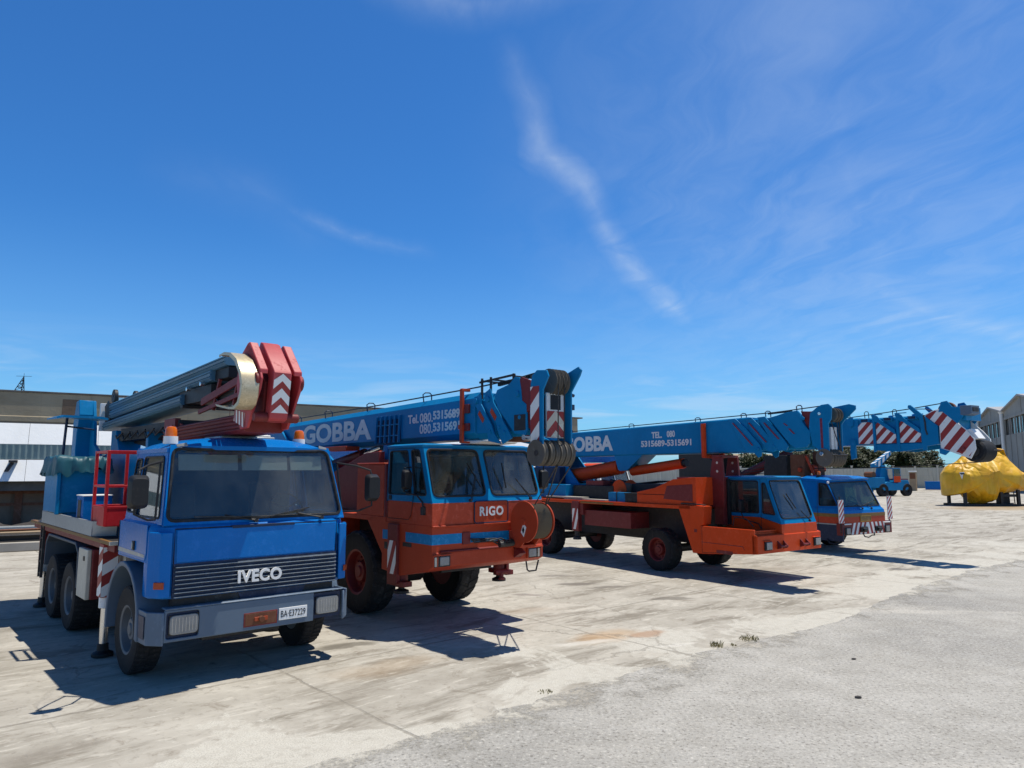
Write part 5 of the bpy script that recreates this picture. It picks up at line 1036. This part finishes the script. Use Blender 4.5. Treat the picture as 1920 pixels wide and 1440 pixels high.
    k.L(k.m('SUBTRACT', k.m('ADD', k.m('MULTIPLY', fine, .5), k.m('ADD', k.m('MULTIPLY', grit, .25), k.m('MULTIPLY', mid, .6))), k.m('MULTIPLY', jl, .8)), bp.inputs['Height']); k.L(bp.outputs[0], b.inputs['Normal'])
    m, k, b, o = newmat('asphalt')
    P = k.n('ShaderNodeTexCoord').outputs['Object']
    big = k.noise(P, .22, 6, .62, .5); mid = k.noise(P, 1.6, 5, .65); fine = k.noise(P, 14, 5, .75); grit = k.noise(P, 26, 5, .82); wide = k.noise(k.scl(P, (.35, 1.3, 1)), .35, 6, .62, .6)
    col = k.mix(k.ramp(mid, .3, .72), (.37, .348, .305), (.465, .442, .395))
    col = k.mix(k.ramp(big, .46, .66, 0, .55), col, (.23, .222, .205)); col = k.mix(k.ramp(wide, .54, .66, 0, .7), col, (.54, .505, .44))
    col = k.mix(k.ramp(grit, .53, .64, 0, .8), col, (.13, .118, .10)); col = k.mix(k.ramp(grit, .45, .36, 0, .75), col, (.66, .625, .55)); col = k.mix(k.ramp(fine, .55, .75, 0, .4), col, (.2, .185, .16))
    s = k.n('ShaderNodeSeparateXYZ'); k.L(P, s.inputs[0]); c, sn = math.cos(R(41.9)), math.sin(R(41.9))
    inn = k.m('SUBTRACT', k.m('MULTIPLY', k.m('ADD', s.outputs[0], 1.73), sn), k.m('MULTIPLY', k.m('ADD', s.outputs[1], -6.1), c))
    wear = k.m('ADD', k.m('MULTIPLY', inn, .30), k.m('ADD', k.m('MULTIPLY', mid, .9), k.m('MULTIPLY', fine, .45)))
    k.L(k.ramp(wear, .60, .84), b.inputs['Alpha'])
    k.L(col, b.inputs[0]); b.inputs['Roughness'].default_value = .92; b.inputs['Specular IOR Level'].default_value = .2
    bp = k.n('ShaderNodeBump'); bp.inputs['Strength'].default_value = .7; bp.inputs['Distance'].default_value = .02; k.L(k.m('ADD', grit, k.m('MULTIPLY', fine, .8)), bp.inputs['Height']); k.L(bp.outputs[0], b.inputs['Normal'])
ground_mat()
g = G('concrete_yard'); g.face([(-900, -120, 0), (900, -120, 0), (900, 2500, 0), (-900, 2500, 0)]); tag(g.build('ground'), None, None, kind='structure')
g = G('asphalt'); E = []; t = -9.0
while t < 70:
    n_ = .13 * noise.noise(V((t * 2.2, 3.1, 0))) + .22 * noise.noise(V((t * .45, 9.7, 0))) + .05 * noise.noise(V((t * 7, 1, 5)))
    bend = -max(0, t - 12) ** 2 * .004 - .32 * math.exp(-((t - 9) / 4) ** 2)
    E.append((-1.73 + t * math.cos(R(41.9)) - (n_ + bend) * math.sin(R(41.9)), 6.1 + t * math.sin(R(41.9)) + (n_ + bend) * math.cos(R(41.9)), .004)); t += .12 if t < 30 else .8
x_, y_, _ = E[-1]
g.face(E + [(x_ + 60, y_ + 10, .004), (140, 30, .004), (140, -60, .004), (-8.4, -60, .004)]); o = g.build('asphalt_apron'); bpy.context.view_layer.objects.active = o; tag(o, None, None, kind='structure')
bm = bmesh.new(); bm.from_mesh(o.data); bmesh.ops.triangulate(bm, faces=bm.faces); bm.to_mesh(o.data); bm.free()

# ---- weeds in the seam, pebbles, a scrap frame
m, k, b, o = newmat('dry_grass'); k.L(k.mix(k.noise(k.n('ShaderNodeTexCoord').outputs['Object'], 14, 3), (.30, .24, .11), (.16, .15, .06)), b.inputs[0]); b.inputs['Roughness'].default_value = .8
def weed(x, y, r, h, n, label):
    g = G('dry_grass')
    for i in range(n):
        a = random.uniform(0, 6.28); q = r * random.random() ** .5; c = V((x + math.cos(a) * q, y + math.sin(a) * q, .003)); l = h * random.uniform(.4, 1); d = V((random.uniform(-.6, .6), random.uniform(-.6, .6), 1)).normalized(); s_ = V((math.cos(a * 3), math.sin(a * 3), 0)) * .006
        g.face([c - s_, c + s_, c + d * l * .6 + s_ * .7, c + d * l + V((d.x, d.y, -.3)) * l * .3]); 
    tag(g.build('weed', merge=False), label, 'weed', 'weeds growing along the asphalt edge')
weed(2.81, 10.09, .09, .10, 60, 'bushiest dry weed tuft in the asphalt seam'); weed(3.38, 10.49, .14, .08, 70, 'widest low weed tuft, farthest along the asphalt seam'); weed(3.06, 10.16, .05, .04, 26, 'tiny weed tuft between two larger ones on the seam'); weed(.36, 8.08, .08, .035, 34, 'flat green weed on the seam nearest the camera')
def pebble(x, y, r, label):
    g = G('scrap'); bmesh.ops.create_icosphere(g.bm, subdivisions=2, radius=r, matrix=Matrix.Translation((x, y, r * .4 + .004)) @ Matrix.Diagonal((1.4, 1, .5, 1)))
    for v in g.bm.verts: v.co += V((noise.noise(v.co * 30), noise.noise(v.co * 31), 0)) * r * .3
    tag(g.build('pebble', ang=60), label, 'stone')
pebble(4.36, 9.42, .022, 'small dark stone lying alone on the asphalt farther out'); pebble(3.67, 7.87, .028, 'small dark stone lying alone on the asphalt nearer the camera'); pebble(-3.05, 5.75, .03, 'small dark stone on the pale concrete in the foreground')


# ================================================================== long warehouse behind the row
for nm, c1, c2, sc in (('fascia', (.27, .215, .14), (.36, .30, .205), .5), ('brown_wall', (.15, .10, .065), (.22, .155, .105), .8), ('beam_concrete', (.09, .08, .07), (.17, .15, .13), .7), ('white_sheet', (.80, .80, .78), (.72, .72, .70), .3), ('green_sheet', (.20, .27, .26), (.26, .33, .31), .5), ('shed_wall', (.27, .26, .235), (.34, .33, .30), .25), ('shed_dark', (.13, .125, .115), (.18, .17, .155), .4), ('fence_panel', (.46, .44, .37), (.56, .54, .46), .3), ('fence_post', (.5, .48, .42), (.6, .58, .5), .5), ('roof_grey', (.30, .30, .30), (.4, .4, .4), .2)):
    m, k, b, o = newmat(nm); P = k.n('ShaderNodeTexCoord').outputs['Object']
    f = k.noise(P, sc, 6, .6, .4); v_ = k.noise(k.scl(P, (2.2, 2.2, .18)), 1.3, 5, .6); col = k.mix(k.ramp(f, .3, .7), c1, c2)
    dk = tuple(x * .55 for x in c1); col = k.mix(k.ramp(v_, .55, .75, 0, .10 if nm == 'white_sheet' else .5), col, dk); k.L(col, b.inputs[0]); b.inputs['Roughness'].default_value = .85; b.inputs['Specular IOR Level'].default_value = .25
    bp = k.n('ShaderNodeBump'); bp.inputs['Strength'].default_value = .3; bp.inputs['Distance'].default_value = .03; k.L(k.noise(P, 6, 5, .65), bp.inputs['Height']); k.L(bp.outputs[0], b.inputs['Normal'])
def warehouse():
    T = empty('warehouse', (-19.475, 27, 0), 31.5, 'long low warehouse with a brown concrete fascia and white panels behind the trucks', 'building')
    X0, X1, D = -14., 27.3, 16.
    g = G('fascia'); g.box(X0, X1, -.02, D, 4.25, 5.40); g.m('beam_concrete').box(X0 - .1, X1 + .35, -.06, D + .2, 5.40, 5.47); g.m('fascia').px([(-.02, 4.25), (-.05, 4.28), (-.05, 4.46), (-.02, 4.50)], X0, X1); fa = g.build('roof_fascia', T, bevel=.01)
    g = G('brown_wall')
    for x in (1.95,): g.box(x, x + .75, -.026, -.018, 4.52, 5.2)
    g.build('fascia_patch', fa)
    for x in (-2.5, 8.2, 14.5, 20.4): g = G('rust'); g.box(x, x + .03, -.026, -.018, 4.52, 5.38); g.build('joint_strip', fa)
    g = G('white_sheet'); x = X0
    while x < X1 - .1:
        for z0, z1 in ((3.39, 4.20), (2.0, 2.80)): xa, xb = x + .006, min(x + 1.15, X1) - .006; h = (z1 - z0) * .5; y = -.06 if z0 > 3 else -.5; g.loft([[(q, y - h, z0), (q, y, z1), (q, y + .04, z1), (q, y + .04 - h, z0)] for q in (xa, xb)])  # sheets lean out at the bottom, a shape added to catch direct sun
        x += 1.15
    g.m('beam_concrete').box(X0, X1, -.055, .3, 4.19, 4.248); g.build('white_panel', T)
    g = G('green_sheet'); pts = []; x = X0
    while x < X1: pts += [(x, 0), (x + .06, -.035), (x + .10, -.035), (x + .16, 0), (x + .2, 0)]; x += .2
    g.loft([[(a, b_ - .44, z) for a, b_ in pts] + [(X1, .1, z), (X0, .1, z)] for z in (2.82, 3.37)]); g.box(X0, X1, -.46, .1, 3.36, 3.388); g.build('corrugated_strip', T)
    g = G('beam_concrete'); g.box(X0, X1, -.62, .5, 1.64, 1.99)
    for i in range(70): g.box(X0 + i * .6, X0 + i * .6 + .16, -.628, -.62, 1.75, 1.93)
    g.build('ring_beam', T, bevel=.01)
    g = G('brown_wall'); g.box(X0, X1, 0, D, 0, 1.64); g.box(X0, X1, .1, D, 1.99, 4.25); g.m('rust')
    for x in (-9.5, -4.4, .77, 5.9, 11, 16.2, 21.3, 26.6): g.box(x - .12, x + .12, -.07, .0, 0, 1.6)
    for z in (1.52, 1.08): g.box(X0, X1, -.05, .0, z, z + .10)
    g.build('wall', T)
    g = G('steel_dark'); g.box(.42, .68, -1.0, -.5, 2.70, 2.78); g.bar((.52, -.72, 2.68), (.36, -.9, 2.36), .16, .04); g.build('flood_lamp', T)
    g = G('plastic_grey'); g.cyl((X1 - .3, -.42, 0), (X1 - .3, -.42, 4.3), .07); g.m('shed_wall').box(X1 - .6, X1, -.3, .02, 0, 4.25); g.build('downpipe', T)
    g = G('steel_dark')
    A = [V((.36, -.0, 5.47)), V((.66, -.0, 5.47)), V((.55, .25, 5.47))]; tp = V((.62, 0, 6.02))
    for a in A: g.bar(a, tp, .025)
    for s in (.25, .5, .75):
        q = [a.lerp(tp, s) for a in A]
        for i in range(3): g.bar(q[i], q[(i + 1) % 3], .018); g.bar(q[i], A[(i + 1) % 3].lerp(tp, s - .25), .014)
    g.bar(tp, tp + V((0, 0, .12)), .012); g.bar(tp + V((-.25, 0, .0)), tp + V((.25, 0, .02)), .012); o = g.build('roof_antenna', T)
warehouse()

# ================================================================== scrap heap and stacked beams at far left
def on_b(x, y, z=0.):        # warehouse-aligned coordinates -> world
    a = R(31.5); return V((-19.475 + x * math.cos(a) - y * math.sin(a), 27 + x * math.sin(a) + y * math.cos(a), z))
BEAM = [(-6.9, 0, 8.6, .24, 'weathered pale timber beam lying lowest and nearest in the stack'), (-6.55, .26, 8.4, .20, 'dark purplish steel beam on top of the nearest timber'), (-6.0, 0, 8.9, .30, 'grey timber beam in the second row of the stack'), (-5.75, .31, 8.2, .16, 'long pale plank on the second row of the stack'),
        (-5.3, 0, 8.8, .34, 'thick grey beam in the third row of the stack'), (-5.1, .35, 8.6, .18, 'rusty channel on the third row of the stack'), (-4.55, 0, 8.5, .42, 'tallest pale beam at the back of the stack'), (-4.35, .43, 8.0, .14, 'bright aluminium profile on top at the back of the stack')]
for i, (y, z, l, h, lb) in enumerate(BEAM):
    mt = ('timber_grey', 'steel_dark', 'timber_grey', 'timber', 'timber_grey', 'rust', 'timber_grey', 'aluminium')[i]; x0 = -5.2 + random.uniform(-.3, .3); g = G(mt)
    if mt in ('steel_dark', 'rust'): g.loft([[V((x, -.16, 0)), V((x, .16, 0)), V((x, .16, .03)), V((x, .03, .03)), V((x, .03, h - .03)), V((x, .16, h - .03)), V((x, .16, h)), V((x, -.16, h)), V((x, -.16, h - .03)), V((x, -.0, h - .03)), V((x, -.0, .03)), V((x, -.16, .03))] for x in (0, l)])
    else: g.loft([[V((x, -.2 + .01 * math.sin(x * 3), 0)), V((x, .2, 0)), V((x, .2, h)), V((x, -.2, h + .008 * math.sin(x * 5)))] for x in [l * q / 8 for q in range(9)]])
    o = g.build('beam', bevel=.01); o.location = on_b(x0, y, z); o.rotation_euler = (0, R(random.uniform(-.2, .2)), R(31.5 + random.uniform(-1, 1))); tag(o, lb, 'beam', 'beams stacked in front of the warehouse')
g = G('scrap'); vs = []; F = []; nx, ny = 40, 16
for j in range(ny + 1):
    for i in range(nx + 1):
        u, v_ = i / nx, j / ny; e = (1 - abs(2 * v_ - 1) ** 2.2) * min(1, u * 5) * min(1, (1 - u) * 4); h = e * (.62 + .45 * noise.noise(V((u * 9, v_ * 4, 0))) + .22 * noise.noise(V((u * 26, v_ * 12, 2))))
        vs.append(on_b(-7 + u * 12.5, -3.9 + v_ * 3.4, max(-.02, h)))
for j in range(ny):
    for i in range(nx): a = j * (nx + 1) + i; F.append((a, a + 1, a + nx + 2, a + nx + 1))
g.mesh(vs, F); tag(g.build('scrap_heap', ang=25), None, None, kind='stuff')
SCR = [('timber', 'short yellow timber block on the scrap heap beside the truck bed'), ('timber_grey', 'grey board tilted up at the right end of the scrap heap'), ('rust', 'rusty red bar sticking out of the scrap heap beside the truck'), ('timber_grey', 'pale broken board low on the left front of the heap'), ('aluminium', 'bright metal strip lying at the left foot of the heap'), ('maroon', 'dark red bar lying across the front of the heap'), ('timber', 'brown plank under the yellow block on the heap')]
for i, (mt, lb) in enumerate(SCR):
    x, y, z, l, w_, h, tl, rz = [(4.0, -2.6, .75, .45, .3, .22, -10, 20), (3.4, -2.7, .62, 1.1, .28, .06, 24, 5), (3.6, -3.0, .42, 1.2, .08, .08, 10, -8), (.15, -3.6, .42, .8, .22, .06, 3, 4), (-.25, -3.9, .20, .7, .12, .06, 0, 2), (2.2, -3.5, .32, 1.3, .09, .09, 4, 3), (4.0, -2.9, .5, 1.0, .2, .08, -14, -20)][i]
    g = G(mt); g.loft([[V((a, -w_ / 2, 0)), V((a, w_ / 2, 0)), V((a, w_ / 2, h)), V((a, -w_ / 2, h))] for a in (-l / 2, 0, l / 2)]); g.px([(-w_ * .55, h * .2), (w_ * .55, h * .25), (w_ * .5, h * .8), (-w_ * .5, h * .75)], l * .3, l * .34)
    o = g.build('scrap_piece', bevel=.008); o.location = on_b(x, y, z); o.rotation_euler = (0, R(tl), R(31.5 + rz)); tag(o, lb, 'scrap', 'loose pieces on the scrap heap')

# ================================================================== sheds, fence, far building
def sheds():
    T = empty('gabled_shed', (60.2, 84., 0), 65, 'grey concrete factory shed with saw-tooth gables, window bands and white downpipes at right', 'building')
    VAL = [-9.9, 9.33, 27.8, 45.4]; AP = [-1.0, 18.3, 36.2]
    for i, ap in enumerate(AP):
        a, c = VAL[i], VAL[i + 1]
        g = G('shed_wall'); g.py([(a, 9.0), (c, 9.0), (c, 10.0), (ap, 11.15), (a, 10.0)], 0, -.3); g.box(a, c, -.28, 0, 5.9, 6.9)
        if i != 1: g.box(a, c, -.28, 0, 2.2, 5.9); g.m('shed_dark').box(a, c, -.3, -.02, 0, 2.2); g.box(a, c, -.34, 0, 2.1, 2.3)
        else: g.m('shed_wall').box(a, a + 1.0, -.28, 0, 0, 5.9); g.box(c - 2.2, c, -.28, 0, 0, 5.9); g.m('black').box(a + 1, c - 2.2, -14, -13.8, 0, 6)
        wl = g.build('wall', T)
        g = G('glass_dark'); g.box(a + .3, c - .3, -.2, -.16, 6.9, 9.0); g.m('shed_dark').box(a + .3, c - .3, -.5, -.45, 6.9, 9.0); g.build('window_band', wl)
        g = G('shed_wall'); n_ = 6
        for j in range(n_ + 1): x = a + .2 + (c - a - .4) * j / n_; g.box(x - .18, x + .18, -.1, .06, 2.2 if i != 1 else 5.9, 9.0)
        g.box(a, c, -.05, .1, 8.9, 9.2); g.box(ap - .12, ap + .12, 0, .05, 9.2, 11.0); g.build('mullion', wl)
        g = G('roof_grey'); g.loft([[(x, y, z) for x, z in ((a - .2, 9.95), (ap, 11.15), (c + .2, 9.95), (c + .2, 10.12), (ap, 11.36), (a - .2, 10.12))] for y in (.35, -40)]); g.build('roof', T)
        g = G('white'); g.cyl((c, .25, 0), (c, .25, 9.7), .22, n=12); g.lathe([(9.6, .2), (10.0, .38), (10.0, .01), (9.6, .01)], (c, .25, 0), 'z', 12); g.build('downpipe', T)
    g = G('shed_dark'); g.box(VAL[0], VAL[-1], -40, -39.7, 0, 9.9); g.box(VAL[-1] - .3, VAL[-1], -40, -.3, 0, 9.9); g.build('rear_wall', T)
sheds()
def fence():
    n = 23; a, c = V((64, 92, 0)), V((14, 127, 0)); d = (c - a) / n; ang = math.degrees(math.atan2(d.y, d.x)); l = d.length
    T = empty('panel_fence', a, ang, 'cream corrugated panel fence with slim posts across the far end of the yard', 'fence')
    g = G('fence_panel'); pts = []; x = .12
    while x < l - .12: pts += [(x, 0), (x + .10, .04), (x + .2, 0)]; x += .2
    g.loft([[(p, q, z) for p, q in pts] + [(l - .1, -.06, z), (.1, -.06, z)] for z in (.12, 2.78)]); g.box(.1, l - .1, -.03, .06, 1.62, 1.68); g.box(.05, l - .05, -.1, .1, .0, .14); p0 = g.build('panel', T)
    g = G('fence_post'); g.box(-.11, .11, -.12, .14, 0, 3.0); g.box(-.16, .16, -.17, .19, 3.0, 3.08); q0 = g.build('post', T)
    for i in range(n + 1):
        if i:
            q = q0.copy(); COL.objects.link(q); q.parent = T; q.location = (i * l, 0, 0)
            if i < n: p = p0.copy(); COL.objects.link(p); p.parent = T; p.location = (i * l, 0, 0)
fence()
T = empty('storage_bin', (52.2, 88.5, 0), -35, 'plain blue steel bin standing against the fence behind the yellow tarpaulin', 'bin'); g = G('cab_blue'); g.loft([[(-1.0, -.5, z), (1.0, -.5, z), (1.0, .5, z), (-1.0, .5, z)] for z in (.05, 1.0)]); b_ = g.build('bin_body', T, bevel=.03); g = G('cab_blue'); g.box(-1.05, 1.05, -.55, .55, 1.0, 1.06); g.build('lid', T, bevel=.02)
T = empty('gate_pillar', (47.6, 85.0, 0), -35, 'single rusty brown pillar with a pale cap in front of the fence', 'pillar'); g = G('timber'); g.box(-.35, .35, -.35, .35, 0, 2.2); g.m('rust').box(-.3, .3, -.36, .36, 1.4, 2.1); g.build('shaft', T, bevel=.03); g = G('white'); g.box(-.4, .4, -.4, .4, 2.2, 2.35); g.build('cap', T, bevel=.02)
T = empty('distant_shed', (41, 150, 0), 0, 'low pale grey shed with a wide flat roof far behind the orange crane', 'building'); g = G('fence_panel'); g.box(0, 17, 0, 14, 0, 4.4); g.m('shed_dark').box(1, 8, -.05, 0, 2.9, 4.0); g.m('white_sheet').box(9, 16, -.05, 0, 2.9, 4.2); g.build('wall', T); g = G('fascia'); g.px([(-.8, 4.4), (-.8, 5.2), (5, 6.0), (14.5, 5.2), (14.5, 4.4)], -.5, 17.5); g.build('roof', T)

# ---- trees behind the fence
m, k, b, o = newmat('leaf'); P = k.n('ShaderNodeTexCoord').outputs['Object']; oi = k.n('ShaderNodeObjectInfo'); f = k.noise(P, .8, 4, .7)
k.L(k.mix(k.ramp(f, .3, .7), k.mix(oi.outputs['Random'], (.012, .022, .008), (.020, .034, .010)), (.05, .062, .018)), b.inputs[0]); b.inputs['Roughness'].default_value = .6; b.inputs['Specular IOR Level'].default_value = .3
def tree(x, y, h, r, label, n=5200):
    T = empty('tree', (x, y, 0), 0, label, 'tree', 'trees behind the panel fence'); g = G('rust')
    g.tube([(0, 0, 0), (.1, 0, h * .3), (0, .1, h * .55)], [.28, .2, .12], 8)
    lobes = []
    for i in range(15):
        a = random.uniform(0, 6.28); q = r * random.uniform(.2, .75); c = V((math.cos(a) * q, math.sin(a) * q, h * random.uniform(.22, .85))); lobes.append((c, r * random.uniform(.3, .55))); g.tube([(0, 0, h * .3), c * .6 + V((0, 0, h * .12)), c], [.1, .06, .02], 5)
    g.build('trunk', T); g = G('leaf')
    for i in range(n):
        c, q = random.choice(lobes); d = V((random.gauss(0, 1), random.gauss(0, 1), random.gauss(0, 1))).normalized() * q * random.random() ** .33; d.z *= .75; p = c + d; s = random.uniform(.14, .30); u = V((random.gauss(0, 1), random.gauss(0, 1), random.gauss(0, 1))).normalized(); v_ = u.orthogonal().normalized()
        if p.z > .4: g.face([p - u * s, p + v_ * s * .6, p + u * s, p - v_ * s * .6])
    g.build('crown', T, merge=False)
for i, (x, y, h, r, lb) in enumerate([(56.5, 112, 6.6, 3.4, 'dark rounded tree closest to the grey gabled shed'), (51.5, 109, 5.6, 2.9, 'low dark bush-like tree behind the blue bin'), (57, 121, 7.0, 3.6, 'taller back-row tree behind the rounded tree by the shed'), (48, 113, 6.2, 3.3, 'broad olive tree behind the brown pillar'), (45, 118, 6.0, 3.2, 'dark tree just right of the small yard crane boom'), (61.5, 110, 6.0, 3.3, 'dark tree half hidden behind the yellow tarpaulin'),
                                          (41.5, 121, 6.3, 3.4, 'dense tree directly behind the small yard crane'), (38, 126, 5.8, 3.3, 'leftmost tree visible under the striped boom'), (52.5, 122, 6.8, 3.7, 'back-row tree with a loose pale crown'), (66, 116, 6.5, 3.4, 'tree against the farthest gable of the shed')]): tree(x, y, h, r, lb)

# ================================================================== tarpaulin-covered machine on its stand
def covered_machine():
    T = empty('covered_machine', (32.5, 49.5, 0), 0, 'bulky machine under a bright yellow tarpaulin on a dark steel stand', 'covered machine')
    o_ = [(-1.82, 2.94), (-1.35, 3.39), (-.62, 3.3), (.15, 3.5), (.75, 3.95), (1.53, 3.9), (1.88, 3.28), (2.43, 2.44), (2.84, 2.15), (2.81, 1.67), (2.59, 1.0), (1.94, .97), (1.68, .91), (.43, .75), (.26, .2), (-.31, .1), (-.87, .1), (-1.2, .51), (-1.59, 1.0), (-1.79, .91), (-1.92, .72), (-2.73, .69), (-2.74, 1.43), (-2.74, 2.23), (-2.46, 2.66)]
    P = []
    for i in range(len(o_)):
        a, c = V((*o_[i], 0)), V((*o_[(i + 1) % len(o_)], 0)); n_ = max(2, int((c - a).length / .16))
        for j in range(n_): P.append(a.lerp(c, j / n_))
    cen = V((.1, 2.05, 0)); n_ = len(P); rings = []
    for s, d in ((.18, 1.45), (.62, 1.35), (.86, .95), (.97, .45), (1.0, .0), (.97, -.45), (.86, -.95), (.62, -1.3), (.18, -1.42)):
        L = []
        for i, p in enumerate(P):
            q = cen + (p - cen) * s; tt = i / n_; fold = .16 * noise.noise(V((q.x * 1.7, q.y * 1.1, d * 1.5))) + .05 * noise.noise(V((q.x * 4 + q.y * 2, q.y * .8, d)))
            f2 = -.62 * max(0, (q.y - 2.1)) * (1 if d < 0 else -1) * (1 - abs(s - .6))        # the top leans back, the ridge at mid height stands out
            L.append(V((q.x + fold * .5, d + fold * 1.6 - (f2 if d else 0), q.y + fold * .6)))
        rings.append(L)
    rings = rings[::-1]; g = G('tarp_yellow'); g.loft(rings, True); g.build('tarpaulin', T, ang=32)
    g = G('steel_dark')
    for x in (-1.85, .6, 1.76):
        for y in (-.9, .9): g.box(x - .09, x + .09, y - .09, y + .09, 0, 1.1)
    for x in (2.5,):
        for y in (-.7, .6): g.bar((x, y, 1.1), (x + .05, y, 0), .05)
    for y in (-.9, .9): g.box(-2.2, 2.6, y - .12, y + .12, 0.0, .14)
    for x in (-2.0, 1.8): g.box(x - .1, x + .1, -.9, .9, .02, .13)
    g.box(.5, 1.8, -.9, -.78, .62, .8); g.box(1.1, 1.6, -.3, .4, .1, .9); g.build('steel_stand', T, bevel=.01)
    g = G('white'); g.ext([(-2.2, -1.02, 2.25), (-1.9, -1.06, 2.3), (-1.85, -1.08, 2.1), (-2.0, -1.06, 1.6), (-2.12, -1.04, 2.0)], (0, -.02, 0)); g.m('black').ext([(-2.2, -1.05, 2.22), (-1.9, -1.09, 2.22), (-1.88, -1.1, 2.14), (-2.1, -1.07, 2.12)], (0, -.02, 0)); g.build('torn_patch', T)
    g = G('rope'); g.tube([(2.6, -.5, 1.0), (2.7, -.6, .4), (3.0, -.8, .02)], .015, 5); g.tube([(2.6, -.5, 1.0), (2.62, -.5, .4), (2.75, -.6, .02)], .015, 5); g.build('rope', T)
covered_machine()

# ================================================================== cranes of the next row, glimpsed behind
def rear_crane(loc, rot, lab, body, trim):
    T = empty('mobile_crane', (*loc, 0), rot, lab, 'crane', 'cranes parked behind the front row')
    g = G(trim); windows(g, [(-.9, 0, 1.75), (.9, 0, 1.75), (.85, .25, 2.55), (-.85, .25, 2.55)], [0, .5, 1], [(.07, .05, .1, .06), (.05, .07, .1, .06)], ['windshield'] * 2, T, .06, 'glass')
    for s in (-1, 1):
        a, c, d, e = (s * .9, 1.4, 1.75), (s * .9, 0, 1.75), (s * .85, .25, 2.55), (s * .85, 1.4, 2.55); windows(g, [a, c, d, e] if s < 0 else [c, a, e, d], [0, 1], [(.1, .25, .1, .08)], ['side_window'], T, .05, 'glass')
    panel(g, [(.9, 1.4, 1.75), (-.9, 1.4, 1.75), (-.85, 1.4, 2.55), (.85, 1.4, 2.55)]); g.m(body).box(-.9, .9, 0, 1.4, .9, 1.75); g.loft([[(-.9, 1.42, z), (-.9, .2, z), (.9, .2, z), (.9, 1.42, z)] for z in (2.55, 2.62)] + [[(-.6, 1.3, 2.72), (-.6, .4, 2.72), (.6, .4, 2.72), (.6, 1.3, 2.72)]]); cab = g.build('cab', T, bevel=.01); flush(cab)
    g = G(body); g.box(-1.15, 1.15, 1.4, 8, 1.1, 1.5); g.box(-1.15, 1.15, -.1, .1, .6, 1.0); g.box(-1.1, 1.1, .1, 1.4, .7, .95); g.build('deck', T, bevel=.01)
    g = G('steel_dark'); g.box(-.4, .4, .3, 8, .6, 1.1); g.build('chassis', T)
    for y in (1.9, 6):
        for s in (-1, 1): wheel(T, s * .95, y, .52, .52, .38, 'maroon', s, True)
    g = G('cab_blue'); g.box(-.8, .8, 4.5, 7.6, 1.5, 2.4); g.build('turret', T, bevel=.02)
    g = G('cab_blue'); g.loft([[(x, .2, 2.75) for x in (0,)] * 1] * 1, False) if False else g.px([(-.6, 2.75), (-.9, 2.95), (-.6, 3.15), (.4, 3.3), (7.5, 3.2), (7.5, 2.75)], -.28, .28); g.build('boom', T, bevel=.02)
    return T
rear_crane((4.6, 31.5), 36, 'orange crane with a white-trimmed cab glimpsed under the GOBBA boom of the bright orange crane', 'orange', 'white')
rear_crane((-4.6, 24.5), 38, 'pale blue crane glimpsed between the lorry and the dull orange crane', 'crane_blue', 'crane_blue')
